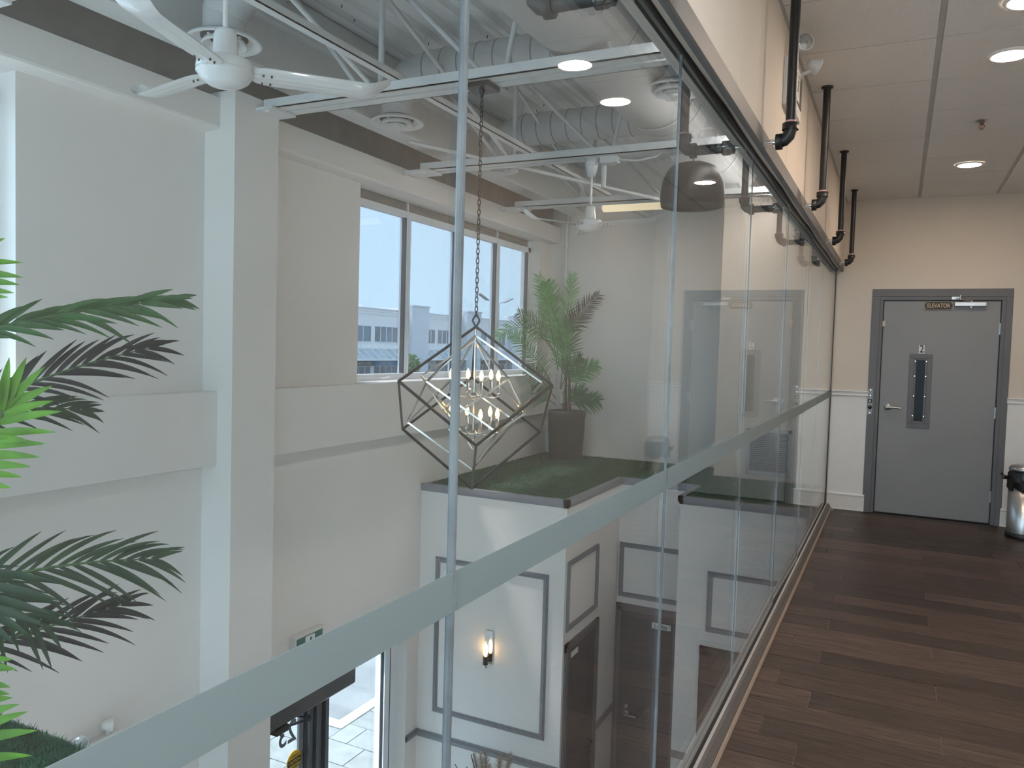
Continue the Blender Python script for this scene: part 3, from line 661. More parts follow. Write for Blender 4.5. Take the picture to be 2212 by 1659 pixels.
# perimeter I-beam
b = MB(); b.box(-3.79, -3.76, YN, YF, 3.325, 3.66); b.box(-3.88, -3.68, YN, YF, 3.30, 3.327); b.box(-3.88, -3.68, YN, YF, 3.635, 3.66); b.box(-3.79, -3.76, YN, YF, 3.74, 3.9)
pb = tag(b.build('steel_beam', STEELW), 'grey white steel edge beam running above the window wall', 'beam')
part('deck_gap', DARK, pb, lambda b: b.box(-3.80, -3.775, YN, YF, 3.655, 3.745), 'dark gap above the beam')
part('gap_bar', STEELW, pb, lambda b: [b.box(-3.77, -3.75, y, y+.03, 3.66, 3.745) for y in (2.4, 3.6, 5.6, 6.3, 7.6, 8.6)])
# open web joists along x
def joist(y, label):
    t = thing('steel_joist', (-2.4, y, 3.13), label, 'joist', 'open web roof joists')
    x0, x1 = -3.98, -1.10
    for s in (-1, 1):
        part('bottom_angle', STEELW, t, lambda b: (b.box(x0+.12, x1, y+s*.012, y+s*.095, 3.128, 3.136), b.box(x0+.12, x1, y+s*.088, y+s*.095, 3.128, 3.19)))
        part('top_angle', STEELW, t, lambda b: (b.box(x0, x1, y+s*.012, y+s*.06, 3.885, 3.893), b.box(x0, x1, y+s*.012, y+s*.018, 3.845, 3.893)))
    for (xa, za, xb_, zb) in ((-2.95, 3.87, -2.22, 3.15), (-2.12, 3.15, -1.97, 3.87), (-1.42, 3.15, -1.86, 3.87), (-3.1, 3.15, -3.7, 3.87)):
        part('web_rod', STEELW, t, lambda b: b.tube([(xa, y, za), (xb_, y, zb)], .016, 8))
    part('web_post', STEELW, t, lambda b: b.cyl((-2.985, y, 3.14), (-2.985, y, 3.88), .02, 10))
    part('seat_plate', STEELW, t, lambda b: b.box(x0-.02, x0+.24, y-.15, y+.08, 3.108, 3.125))
    for q in (.0, .09, .18): part('anchor_nut', STEELW, t, lambda b: b.lathe((x0+q, y-.125, 3.09), [(0, 0), (.02, 0), (.02, .018)], 6))
    part('gusset', STEELW, t, lambda b: (b.prism([(x0+.15, 3.14), (x0+.36, 3.14), (x0+.30, 3.21), (x0+.20, 3.21)], 'y', y+.097, y+.102)))
    return t
joist(2.2, 'white steel roof joist carrying the near ceiling fan')
joist(4.1, 'white steel roof joist the black chandelier hangs from')
joist(6.0, 'white steel roof joist carrying the far ceiling fan')
joist(7.9, 'white steel roof joist with the yellow strip light under it')
joist(.3, 'white steel roof joist nearest the viewpoint')
b = MB(); b.box(-2.845, -2.79, -1.0, 9.3, 3.192, 3.198); b.box(-2.796, -2.79, -1.0, 9.3, 3.192, 3.235)
tag(b.build('bridging_angle', STEELW), 'long white bridging angle lying across the roof joists', 'steel angle')
bn = {1.2: 'near', 3.1: 'second', 5.05: 'middle', 6.95: 'far'}
for y0, y1, w_ in ((.36, 2.14, 'nearest the viewpoint'), (2.26, 4.04, 'behind the near ceiling fan'), (4.16, 5.94, 'left of the chandelier chain'), (6.06, 7.84, 'left of the far ceiling fan')):
    b = MB(); b.tube([(-3.02, y0, 3.80), (-3.02, y1, 3.20)], .016, 8); tag(b.build('cross_brace', STEELW), 'white diagonal brace rod between two roof joists, '+w_, 'brace')
b = MB(); b.tube([(-3.58, 5.31, 3.21), (-2.2, 7.86, 3.12)], .017, 8); tag(b.build('cross_brace', STEELW), 'long slanting white pipe brace beyond the third round diffuser', 'brace')
# ducts
def duct_rings(b, c, axis, r, a0, a1, step):
    q = a0
    while q < a1:
        i = {'x': 0, 'y': 1, 'z': 2}[axis]; cc = list(c); cc[i] = q
        b.lathe(cc, [(r, -.006), (r+.004, -.003), (r+.004, .003), (r, .006)], 36, axis); q += step
XD, ZDU, RD = -1.66, 3.50, .30
md = thing('main_duct', (XD, 4, ZDU), 'large round white supply duct running along the atrium roof', 'duct')
part('duct_shell', DUCT, md, lambda b: b.lathe((XD, 0, ZDU), [(RD, YN+.1), (RD, 8.3), (0, 8.3)], 48, 'y'))
part('duct_seam', mat('duct_seam_grey', (.30, .31, .31), .6), md, lambda b: duct_rings(b, (XD, 0, ZDU), 'y', RD, -1.8, 8.3, 1.52), None)
for y in (1.2, 3.0, 5.6, 7.3):
    part('hanger_strap', STEELW, md, lambda b: (b.bar((XD-RD-.012, y, ZDU), (XD-RD-.012, y, 3.9), .004, .03, (0, 1, 0)), b.bar((XD+RD+.012, y, ZDU), (XD+RD+.012, y, 3.9), .004, .03, (0, 1, 0)), b.lathe((XD, y, ZDU), [(RD+.006, -.014), (RD+.006, .014)], 40, 'y')))
XDF, ZDF, RB = -3.50, 3.265, .145
def branch(y, lab):
    t = thing('branch_duct', (-2.7, y, 3.6), lab, 'duct', 'branch ducts')
    zc = 3.62
    part('duct_shell', DUCT, t, lambda b: b.tube([(XD-.15, y, zc), (-3.2, y, zc), (-3.36, y, zc-.03), (-3.46, y, zc-.12), (XDF, y, zc-.20)], RB, 28, True, [RB, RB, RB, RB*.95, RB*.82]))
    part('spiral_seam', mat('duct_seam_grey', (.30, .31, .31), .6), t, lambda b: duct_rings(b, (0, y, zc), 'x', RB, -3.2, -2.0, .145))
    part('hanger_wire', STEELW, t, lambda b: b.cyl((-3.25, y-.02, zc+.1), (-3.25, y-.02, 3.9), .006, 6))
    return t
for y, l_ in ((3.32, 'white spiral branch duct behind the near ceiling fan'), (5.02, 'white spiral branch duct above the chandelier canopy'), (6.70, 'white spiral branch duct nearest the far ceiling fan')): branch(y, l_)
b = MB(); b.tube([(XD+.1, 5.02, 3.55), (-1.42, 5.02, 3.5), (-1.38, 5.02, 3.40)], .125, 20); tag(b.build('branch_duct', DUCT), 'short white duct stub feeding the diffuser next to the glass', 'duct', 'branch ducts')
# diffusers
def diffuser():
    t = thing('air_diffuser', (0, 0, 0), 'x', 'air vent', 'round ceiling diffusers')
    part('outer_ring', STEELW, t, lambda b: b.lathe((0, 0, 0), [(.13, .03), (.15, .022), (.175, .004), (.20, -.004), (.205, .002), (.20, .012), (.16, .036), (.13, .04)], 40))
    part('middle_ring', STEELW, t, lambda b: b.lathe((0, 0, 0), [(.075, .01), (.095, .004), (.118, -.018), (.126, -.016), (.11, .016), (.08, .022)], 40))
    part('inner_ring', STEELW, t, lambda b: b.lathe((0, 0, 0), [(.03, -.002), (.045, -.008), (.066, -.026), (.07, -.022), (.05, .0), (.03, .006)], 36))
    part('center_disc', STEELW, t, lambda b: b.lathe((0, 0, 0), [(0, -.024), (.03, -.026), (.034, -.02), (0, -.012)], 24))
    part('shadow_core', mat('diffuser_core', (.08, .08, .082), .8), t, lambda b: b.lathe((0, 0, 0), [(0, .03), (.128, .03), (.128, .05), (0, .05)], 28))
    part('spider', STEELW, t, lambda b: (b.box(-.12, .12, -.006, .006, .012, .02), b.box(-.006, .006, -.12, .12, .012, .02)))
    part('neck', DUCT, t, lambda b: b.lathe((0, 0, 0), [(.118, .035), (.118, .19)], 28))
    return t
pd = diffuser(); pd.location = (XDF, 3.32, ZDF); pd['label'] = 'round white ceiling diffuser partly hidden by the near fan rod'
dup(pd, (XDF, 5.02, ZDF), 'round white ceiling diffuser between the near fan and the chandelier chain')
dup(pd, (XDF, 6.68, ZDF), 'round white ceiling diffuser seen behind the chandelier chain')
dup(pd, (-1.38, 5.03, ZDF), 'round white ceiling diffuser close to the glass, under the big duct')
# sprinkler main above and a drop head
b = MB(); b.tube([(-2.02, .5, 3.60), (-2.02, 5.55, 3.60)], .03, 12); b.lathe((-2.02, 5.55, 3.6), [(.036, 0), (.036, .05), (0, .05)], 12, 'y'); b.tube([(-2.02, 4.85, 3.6), (-2.02, 4.85, 3.78)], .018, 10); b.lathe((-2.02, 4.85, 3.70), [(.026, 0), (.03, .02), (.03, .05), (.022, .07)], 10)
tag(b.build('sprinkler_main', STEELW), 'white sprinkler main with capped end under the roof deck', 'pipe')
# ================================================================ CEILING FANS
FANW = mat('white_fan_enamel', (.74, .75, .75), .22, noise=.02, coat=.4)
def fan(a0, rod, lab):
    t = thing('ceiling_fan', (0, 0, 0), lab, 'ceiling fan', 'white three-blade ceiling fans')
    hs = part('motor_housing', FANW, t, lambda b: b.lathe((0, 0, 0), [(0, .055), (.05, .055), (.088, .048), (.102, .04), (.104, .012), (.10, .008), (.104, .004), (.104, -.002), (.098, -.008), (.085, -.028), (.06, -.044), (.03, -.052), (0, -.054)], 40))
    part('rotor_cup', FANW, t, lambda b: b.lathe((0, 0, 0), [(.048, .05), (.046, .075), (.042, .14), (.036, .158), (.012, .162), (0, .162)], 24))
    part('down_rod', FANW, t, lambda b: (b.cyl((0, 0, .15), (0, 0, rod), .0105, 12)))
    part('rod_collar', DARK, t, lambda b: (b.lathe((0, 0, .158), [(.014, 0), (.014, .008), (0, .008)], 12)))
    part('canopy', FANW, t, lambda b: b.lathe((0, 0, rod-.155), [(.012, 0), (.03, .006), (.042, .04), (.052, .085), (.052, .088), (.054, .09), (.054, .15), (0, .15)], 24))
    for k in range(3):
        an = math.radians(a0+120*k); R = Matrix.Rotation(an, 4, 'Z'); P = Matrix.Rotation(math.radians(-11), 4, 'X')
        def blade(b):
            nu, nv = 22, 17; V = []
            for i in range(nu):
                u = i/(nu-1); xx = .085+u*.545
                w0 = .040+.026*min(1, u/.12)**.7
                if u > .86: w0 *= math.sqrt(max(0, 1-((u-.86)/.142)**2))
                if u < .04: w0 *= .75+.25*(u/.04)
                for j in range(nv):
                    v = -1+2*j/(nv-1); rid = 0
                    if .1 < u < .72: rid = .0022*sum(math.exp(-((v-c)/.075)**2) for c in (-.45, 0, .45))*min(1, (u-.1)/.04, (.72-u)/.04)
                    zc = .012*v*v + rid + (.06*max(0, (u-.80)/.2)**1.8)
                    V.append(R @ P @ Vector((xx, v*w0-.008*u, zc)))
            F = [(i*nv+j, i*nv+j+1, (i+1)*nv+j+1, (i+1)*nv+j) for i in range(nu-1) for j in range(nv-1)]
            b.add(V, F, True); k0 = len(V); b.add([v-Vector((0, 0, .0022)) for v in V], [f[::-1] for f in F], True)
        bl = part('blade', FANW, t, blade)
        part('blade_screw', DARK, bl, lambda b: [b.cyl(R @ P @ Vector((q, v, -.006)), R @ P @ Vector((q, v, .010)), .0035, 8) for q, v in ((.135, .03), (.135, -.03), (.165, .03), (.165, -.03))])
    part('blade_bracket', FANW, t, lambda b: [b.bar(Matrix.Rotation(math.radians(a0+120*k), 4, 'Z') @ Vector((.05, 0, .006)), Matrix.Rotation(math.radians(a0+120*k), 4, 'Z') @ Vector((.125, 0, .0)), .05, .006) for k in range(3)])
    return t
f1 = fan(49, .545, 'white ceiling fan in the upper left with a blade running off the top edge'); f1.location = (-2.31, 2.196, 2.59)
f2 = fan(-3, .545, 'smaller-looking white ceiling fan in front of the far end of the window'); f2.location = (-2.285, 6.0, 2.59)
for yy, lab in ((2.19, 'white junction box on the joist beside the near fan'), (5.99, 'white junction box on the joist beside the far fan')):
    t = thing('junction_box', (-2.13, yy, 3.07), lab, 'junction box'); part('box_body', STEELW, t, lambda b: b.box(-2.2, -2.06, yy-.04, yy+.04, 3.075, 3.127))
    part('conduit', STEELW, t, lambda b: (b.tube([(-2.06, yy, 3.10), (-1.9, yy, 3.08), (-1.75, yy, 3.10), (-1.7, yy, 3.14)], .008, 8), b.cyl((-2.2, yy+.06, 2.9), (-2.2, yy+.06, 3.08), .02, 10)))
# ================================================================ CHANDELIER
CX, CY = -2.262, 4.1
ch = thing('chandelier', (CX, CY, 1.2), 'black and nickel nested-cube chandelier with candle bulbs hanging on a chain', 'chandelier')
part('canopy', mat('black_satin_metal', (.016, .016, .018), .25, .6), ch, lambda b: (b.box(CX-.078, CX+.078, CY-.078, CY+.078, 3.095, 3.122), b.lathe((CX, CY, 3.06), [(.006, 0), (.012, .012), (.02, .036)], 12)), bevel=.002)
part('hook_box', STEELW, ch, lambda b: (b.box(CX-.07, CX+.03, CY-.03, CY+.03, 3.122, 3.15)))
BLK = mat('black_frame_metal', (.018, .018, .02), .22, .75)
lm = None; z = 3.07; k = 0
def link(b):
    pts = []
    for i in range(20):
        a = 2*PI*i/20; pts.append((CX+.0085*math.cos(a), CY, .0155*math.sin(a) if False else (.0165 if math.sin(a) > 0 else -.0165)*abs(math.sin(a))**.5))
    b.tube(pts, .0031, 6, False, None, True)
while z > 1.78:
    if lm is None:
        b = MB(); link(b); b.v = [(v[0], v[1], v[2]+1.2) for v in b.v]; o = b.build('chain_link', BLK, ch); lm = o.data; o.location = (0, 0, z-1.2)
    else:
        o = bpy.data.objects.new('chain_link', lm); COL.objects.link(o); o.parent = ch; o.location = (0, 0, z-1.2)
    if k % 2: o.rotation_euler = (0, 0, PI/2)
    z -= .0285; k += 1
# links are authored around the chandelier origin, so a quarter turn keeps them on the axis
def cube_corner(T, B, rad, az):
    T = Vector((CX, CY, T)); B = Vector((CX, CY, B)); H = T.z-B.z
    U = [Vector((CX+rad*math.cos(az+2*PI*i/3), CY+rad*math.sin(az+2*PI*i/3), T.z-H/3)) for i in range(3)]
    Lw = [Vector((CX+rad*math.cos(az+PI/3+2*PI*i/3), CY+rad*math.sin(az+PI/3+2*PI*i/3), B.z+H/3)) for i in range(3)]
    E = [(T, u) for u in U]+[(l, B) for l in Lw]
    for i in range(3): E += [(U[i], Lw[i]), (U[i], Lw[i-1])]
    return E
fa = math.atan2(-CY, -CX)+math.radians(2)           # a low corner faces the glass
for (nm, T, B, rad, daz, wd, mm) in (('outer_cube', 1.712, .744, .50, 0, .013, BLK), ('middle_cube', 1.66, .86, .405, 17, .010, CHROME), ('inner_cube', 1.63, .985, .315, -24, .010, CHROME)):
    E = cube_corner(T, B, rad, fa+PI/3+math.radians(daz))
    for (p, q) in E: part(nm+'_bar', mm, ch, lambda b: b.bar(p, q, wd))
part('loop', BLK, ch, lambda b: [b.bar((CX+p[0], CY, p[1]), (CX+q[0], CY, q[1]), .009) for p, q in (((0, 1.79), (.024, 1.75)), ((.024, 1.75), (0, 1.708)), ((0, 1.708), (-.024, 1.75)), ((-.024, 1.75), (0, 1.79)))])
part('stem', CHROME, ch, lambda b: b.cyl((CX, CY, .98), (CX, CY, 1.71), .0075, 12))
for zt in (1.30, 1.075):
    part('hub', CHROME, ch, lambda b: b.lathe((CX, CY, zt-.03), [(0, 0), (.016, .0), (.02, .012), (.02, .02), (.04, .024), (.04, .036), (.02, .042), (.016, .05), (0, .052)], 20))
    for i in range(6):
        a = fa+math.radians(14)+2*PI*i/6; ex, ey = CX+.145*math.cos(a), CY+.145*math.sin(a)
        am = part('arm', CHROME, ch, lambda b: (b.tube([(CX, CY, zt), (CX+.12*math.cos(a), CY+.12*math.sin(a), zt-.004), (ex, ey, zt+.0), (ex, ey, zt+.02)], .0045, 8), b.lathe((ex, ey, zt+.012), [(0, 0), (.014, .0), (.016, .008), (.010, .012), (.0095, .085), (0, .085)], 12)))
        part('candle_bulb', BULBE, am, lambda b: b.lathe((ex, ey, zt+.097), [(.006, 0), (.010, .008), (.0135, .022), (.0128, .033), (.0075, .05), (.0025, .061), (0, .063)], 12))
# ================================================================ PENDANT, STRIP LIGHT, POT LIGHTS
PDM = mat('charcoal_dome_metal', (.022, .023, .025), .42, .2, noise=.1, scale=5)
PX, PY = -1.465, 6.0
pl_ = thing('pendant_lamp', (PX, PY, 2.70), 'charcoal bell-shaped pendant lamp hanging behind the glass', 'pendant lamp')
part('lamp_shade', PDM, pl_, lambda b: b.lathe((PX, PY, 2.70), [(.222, .02), (.226, .0), (.232, .0), (.240, .06), (.238, .12), (.226, .19), (.200, .255), (.17, .295), (.12, .318), (.06, .326), (0, .328), (0, .322), (.118, .31), (.165, .288), (.194, .25), (.22, .188), (.231, .12), (.233, .06), (.222, .02)], 48))
part('shade_liner', mat('dome_liner', (.06, .06, .062), .5), pl_, lambda b: b.lathe((PX, PY, 2.70), [(0, .06), (.10, .055), (.215, .03), (.222, .02)], 40))
part('suspension_wire', BLACK, pl_, lambda b: (b.tube([(PX-.12, PY, 3.0), (PX-.05, PY, 3.04), (PX+.05, PY, 3.04), (PX+.12, PY, 3.0)], .005, 8), b.cyl((PX, PY, 3.02), (PX, PY, 3.13), .008, 8)))
TX0, TX1, TY = -2.86, -1.72, 7.9
tl = thing('strip_light', (-2.3, TY, 3.04), 'glowing yellow strip light hung under the far roof joist', 'strip light')
part('diffuser', TUBEE, tl, lambda b: b.prism([(TY-.045, 3.105), (TY-.045, 3.06), (TY-.03, 3.045), (TY+.03, 3.045), (TY+.045, 3.06), (TY+.045, 3.105)], 'x', TX0, TX1))
part('housing', STEELW, tl, lambda b: (b.box(TX0-.02, TX1+.02, TY-.05, TY+.05, 3.105, 3.127), b.box(TX0-.16, TX0-.02, TY-.02, TY+.02, 3.08, 3.127)))
for y0, s_, lab in ((-2.2, 1, 'rear'), (.2, 1.5, 'second'), (2.6, 3, 'third'), (5.0, 13, 'fourth'), (7.0, 42, 'last')):  # strips added out of sight behind the girder to brighten the atrium
    y1 = y0+(2.2 if y0 < 6 else 1.7)
    t = thing('fill_strip', (-1.16, (y0+y1)/2, 3.115), lab+' fill strip, added unseen on the atrium face of the boxed girder', 'fill light', 'added fill strips on the girder')
    part('housing', STEELW, t, lambda b: b.prism([(-1.131, 3.115), (-1.134, 3.118), (-1.197, 3.203), (-1.20, 3.24), (-1.131, 3.24)], 'y', y0, y1))
    part('diffuser', emis('fill_strip_glow_'+lab, (1, .97, .93), s_), t, lambda b: b.prism([(-1.136, 3.116), (-1.139, 3.114), (-1.202, 3.199), (-1.199, 3.201)], 'y', y0+.01, y1-.01))
def uplight(x, y, en, lab):  # unseen lamps added below the frame to light the roof deck
    t = thing('fill_uplight', (x, y, ZL), lab, 'floor lamp', 'added fill uplights on the lobby floor below the frame')
    part('lamp_can', STEELW, t, lambda b: b.lathe((x, y, ZL), [(0, 0), (.10, 0), (.11, .02), (.09, .16), (.082, .16), (.082, .10), (0, .10)], 24))
    L = bpy.data.lights.new('fill_beam', 'SPOT'); L.energy = en; L.spot_size = math.radians(66); L.spot_blend = 1.0; L.shadow_soft_size = .08; L.color = (.96, .98, 1)
    lo = bpy.data.objects.new('fill_beam', L); COL.objects.link(lo); lo.parent = t; lo.location = (0, 0, .17); lo.rotation_euler = (PI, 0, 0)
for x, y, w_ in ((-3.0, 2.4, 'nearest'), (-2.7, 3.8, 'second'), (-3.0, 5.0, 'third'), (-1.6, 6.6, 'farthest')):
    uplight(x, y, 30, 'added unseen fill uplight on the lobby floor, ' + w_ + ' along its middle')
RING = mat('pot_light_ring', (.8, .78, .75), .4)
def pot(x, y, lab):
    t = thing('pot_light', (x, y, 3.18), lab, 'ceiling light', 'recessed pot lights in the corridor ceiling')
    part('trim_ring', RING, t, lambda b: b.lathe((x, y, 3.192), [(.082, -.002), (.084, -.010), (.098, -.008), (.104, 0)], 36))
    part('lens', POTE if y > 3 else POTC, t, lambda b: b.disc((x, y, 3.1845), .083, 36, -1))  # lamps behind the viewpoint are added, cool fill in place of daylight
for y, l_ in ((7.45, 'far pot light in the corridor ceiling in front of the elevator wall'), (4.86, 'pot light at the right edge near the top of the corridor ceiling'), (4.16, 'pot light in the very top right corner of the view'), (1.6, 'added cool fill lamp in the corridor ceiling above the viewpoint'), (-.3, 'added cool fill lamp in the corridor ceiling just behind the viewpoint'), (-1.7, 'rearmost added cool fill lamp in the corridor ceiling')): pot(.445, y, l_)
# corridor ceiling sprinkler
t = thing('ceiling_sprinkler', (.425, 6.14, 3.15), 'chrome sprinkler head with a round plate in the corridor ceiling', 'sprinkler')
part('escutcheon', BRUSH, t, lambda b: b.lathe((.425, 6.14, 3.192), [(0, -.014), (.02, -.013), (.045, -.004), (.05, 0)], 24))
part('sprinkler_head', mat('red_brass', (.35, .16, .12), .3, .7), t, lambda b: (b.cyl((.425, 6.14, 3.165), (.425, 6.14, 3.18), .012, 10), b.tube([(.413, 6.14, 3.168), (.408, 6.14, 3.155), (.425, 6.14, 3.135)], .003, 6), b.tube([(.437, 6.14, 3.168), (.442, 6.14, 3.155), (.425, 6.14, 3.135)], .003, 6), b.cyl((.425, 6.14, 3.135), (.425, 6.14, 3.165), .003, 6)))
part('deflector', BRUSH, t, lambda b: b.lathe((.425, 6.14, 3.13), [(0, .003), (.016, .003), (.016, 0), (0, 0)], 16))
# ================================================================ WINDOW SPRINKLER DROPS
PINK = mat('pink_thread_tape', (.55, .32, .36), .7)
def drop(px, gx, y, ztop, lab, grp, atr):
    s = 1 if atr else -1                      # direction from the pipe towards the glass
    t = thing('sprinkler_pipe', (px, y, 2.47), lab, 'sprinkler pipe', grp); r = .021
    m_ = BLACK if not atr else mat('dark_iron_pipe', (.022, .022, .023), .45, noise=.1)
    part('pipe', m_, t, lambda b: b.cyl((px, y, 2.565), (px, y, ztop), r, 16))
    part('elbow', m_, t, lambda b: (b.tube([(px, y, 2.57), (px, y, 2.545), (px+s*.006, y, 2.522), (px+s*.022, y, 2.506), (px+s*.045, y, 2.5), (px+s*.056, y, 2.5)], .027, 16), b.lathe((px, y, 2.545), [(.0335, 0), (.0335, .028), (.02, .028)], 18), b.lathe((px+s*.044, y, 2.5), [(.0335, -.012), (.0335, .014), (.02, .014)], 18, 'x')))
    part('thread_tape', PINK, t, lambda b: b.lathe((px, y, 2.572), [(.0235, 0), (.022, .012)], 16))
    x1 = px+s*.056
    if atr:
        xn = x1+.13
        part('nipple', m_, t, lambda b: b.cyl((x1, y, 2.5), (xn, y, 2.5), r, 14)); 
        part('coupling', m_, t, lambda b: (b.lathe((xn-.01, y, 2.5), [(.02, 0), (.032, 0), (.032, .03), (.028, .034), (.028, .05), (.02, .052)], 18, 'x'))); x1 = xn+.045
    hd = part('sprinkler_head', CHROME, t, lambda b: (b.cyl((x1, y, 2.5), (x1+s*.014, y, 2.5), .011, 10), b.bar((x1+s*.01, y, 2.511), (x1+s*.042, y, 2.509), .006, .004), b.bar((x1+s*.01, y, 2.489), (x1+s*.042, y, 2.491), .006, .004), b.cyl((x1+s*.014, y, 2.5), (x1+s*.042, y, 2.5), .003, 8), b.box(x1+s*.042, x1+s*.046, y-.012, y+.012, 2.478, 2.522)))
    if ztop < 3.3: part('ceiling_flange', m_, t, lambda b: b.lathe((px, y, ztop-.012), [(r, 0), (.034, .004), (.034, .012), (r, .012)], 16))
CL = {1.95: 'black sprinkler drop pipe just cropped by the top edge above the glass', 3.52: 'nearest tall black sprinkler drop pipe in front of the bulkhead', 5.06: 'second black sprinkler drop pipe along the bulkhead', 6.68: 'third black sprinkler drop pipe along the bulkhead', 8.25: 'farthest black sprinkler drop pipe before the elevator wall'}
for y, l_ in CL.items(): drop(-.455, -.63, y, 3.192, l_, 'corridor sprinkler drops', False)
AL = {1.93: 'dark sprinkler elbow behind the glass at the top edge', 3.55: 'dark sprinkler drop behind the glass above the charcoal pendant', 5.10: 'second grey sprinkler drop behind the glass, right of the pendant', 6.68: 'third grey sprinkler drop behind the glass', 8.27: 'farthest grey sprinkler drop behind the glass'}
for y, l_ in AL.items(): drop(-.915, -.63, y, 3.098, l_, 'atrium sprinkler drops', True)
# ================================================================ EXIT SIGNS
GRN = mat('exit_green', (.02, .13, .09), .4); GRND = mat('exit_grey_green', (.07, .085, .08), .4); WPR = mat('exit_white', (.75, .77, .75), .5)
def running_man(b, M, s):
    # flat pictogram in a local u-v plane mapped by M(u, v)
    def poly(ps): b.add([M(u*s, v*s) for u, v in ps], [tuple(range(len(ps)))])
    poly([(.06+.09*math.cos(2*PI*i/12), .36+.09*math.sin(2*PI*i/12)) for i in range(12)])
    for p, q, w_ in (((.02, .24), (-.06, -.02), .10), ((.04, .22), (.22, .10), .05), ((.0, .22), (-.18, .14), .05), ((-.18, .14), (-.22, 0), .045), ((-.05, 0), (.12, -.14), .065), ((.12, -.14), (.06, -.36), .055), ((-.07, 0), (-.14, -.2), .065), ((-.14, -.2), (-.34, -.24), .055)):
        d = Vector((q[0]-p[0], q[1]-p[1])).normalized(); n_ = Vector((-d.y, d.x))*w_/2
        poly([(p[0]+n_.x, p[1]+n_.y), (q[0]+n_.x, q[1]+n_.y), (q[0]-n_.x, q[1]-n_.y), (p[0]-n_.x, p[1]-n_.y)])
def exit_sign(x, y0, y1, z0, z1, dep, lab, heads, gm):
    t = thing('exit_sign', (x, (y0+y1)/2, z0), lab, 'exit sign'); H = z1-z0; yc = (y0+y1)/2
    part('sign_box', mat('sign_casing', (.70, .68, .66), .5), t, lambda b: b.box(x, x+dep, y0, y1, z0, z1), bevel=.003)
    f = part('green_face', gm, t, lambda b: b.box(x+dep, x+dep+.003, y0+.02, y1-.02, z0+.055, z1-.02))
    part('white_field', WPR, f, lambda b: b.box(x+dep+.003, x+dep+.005, yc-.055, yc+.055, z0+.06, z1-.026))
    part('pictogram', gm, f, lambda b: running_man(b, lambda u, v: (x+dep+.0062, yc+u, (z0+z1)/2+.015+v), (H-.09)*.95))
    for (hx, hy, hz, d) in heads:
        d = Vector(d).normalized(); c = Vector((hx, hy, hz)); q = d.to_track_quat('Z', 'Y').to_matrix().to_4x4(); q.translation = c
        def cone(b):
            k0 = len(b.v); b.lathe((0, 0, 0), [(0, -.055), (.018, -.055), (.028, -.035), (.04, 0), (.042, .006), (.038, .008)], 24)
            for i in range(k0, len(b.v)): b.v[i] = tuple(q @ Vector(b.v[i]))
        hd = part('lamp_head', mat('lamp_head_white', (.70, .69, .68), .4), t, lambda b: (cone(b), b.cyl((hx, hy, hz), (x+dep*.5, hy, min(hz, z1)), .012, 8)))
        def lens(b):
            k0 = len(b.v); b.lathe((0, 0, 0), [(0, .012), (.02, .011), (.038, .007)], 20)
            for i in range(k0, len(b.v)): b.v[i] = tuple(q @ Vector(b.v[i]))
        part('lens', mat('lamp_lens', (.45, .46, .46), .08, .6, noise=.3, scale=90), hd, lens)
exit_sign(-.56, 4.0, 4.36, 2.80, 3.03, .045, 'white exit sign box with two lamp heads on the bulkhead', [(-.475, 4.05, 3.10, (.45, -1, -.1)), (-.44, 4.33, 3.07, (1, .5, -.45))], GRND)
exit_sign(XW, 4.645, 4.985, -.95, -.70, .055, 'green running-figure exit sign above the street entrance', [], GRN)
exit_sign(XW, 2.80, 3.135, -.95, -.765, .05, 'green exit sign with two lamp heads low on the wall at lower left', [(-4.08, 3.06, -.70, (.4, .8, -.1)), (-4.08, 2.87, -.72, (.6, -.6, -.1))], GRN)
# ================================================================ SCONCE, GRILLE, CONDUIT
sc = thing('wall_sconce', (-3.34, 6.49, -1.40), 'chrome wall sconce with a glowing tube glass inside the panel moulding', 'wall lamp')
part('back_plate', CHROME, sc, lambda b: b.box(-3.385, -3.30, 6.478, 6.49, -1.40, -1.08), bevel=.003)
part('lamp_holder', BLACK, sc, lambda b: (b.cyl((-3.352, 6.43, -1.39), (-3.352, 6.43, -1.31), .024, 16), b.bar((-3.345, 6.43, -1.35), (-3.345, 6.48, -1.35), .02)))
part('holder_cap', CHROME, sc, lambda b: b.cyl((-3.352, 6.43, -1.42), (-3.352, 6.43, -1.385), .02, 16))
part('glass_tube', CLEAR, sc, lambda b: b.lathe((-3.352, 6.43, -1.31), [(.032, 0), (.032, .24)], 20))
part('filament_bulb', SCONE, sc, lambda b: b.lathe((-3.352, 6.43, -1.31), [(.010, 0), (.016, .015), (.018, .06), (.015, .1), (.006, .12), (0, .122)], 14))
gr = thing('air_grille', (-1.22, YE-.01, .29), 'grey louvred return air grille on the wall behind the glass', 'air vent')
GRM = mat('grille_grey', (.50, .53, .56), .5)
def gf(b):
    x0, x1, z0, z1 = -1.455, -.985, .275, .79
    for q in ((x0, x1, z0, z0+.045), (x0, x1, z1-.045, z1), (x0, x0+.035, z0, z1), (x1-.035, x1, z0, z1)): b.box(q[0], q[1], YE-.014, YE+.0, q[2], q[3])
part('grille_frame', GRM, gr, gf, bevel=.002)
part('grille_back', mat('grille_shadow', (.10, .12, .14), .7), gr, lambda b: b.box(-1.42, -1.02, YE-.003, YE-.001, .32, .745))
for k in range(20):
    z = .329+k*.0212; part('slat', GRM, gr, lambda b: b.bar((-1.42, YE-.009, z), (-1.02, YE-.009, z), .0022, .017, (0, .75, -.65)))
cd = thing('wall_conduit', (-3.91, 9.42, .3), 'thin white conduit rising up the wall behind the potted palm', 'conduit')
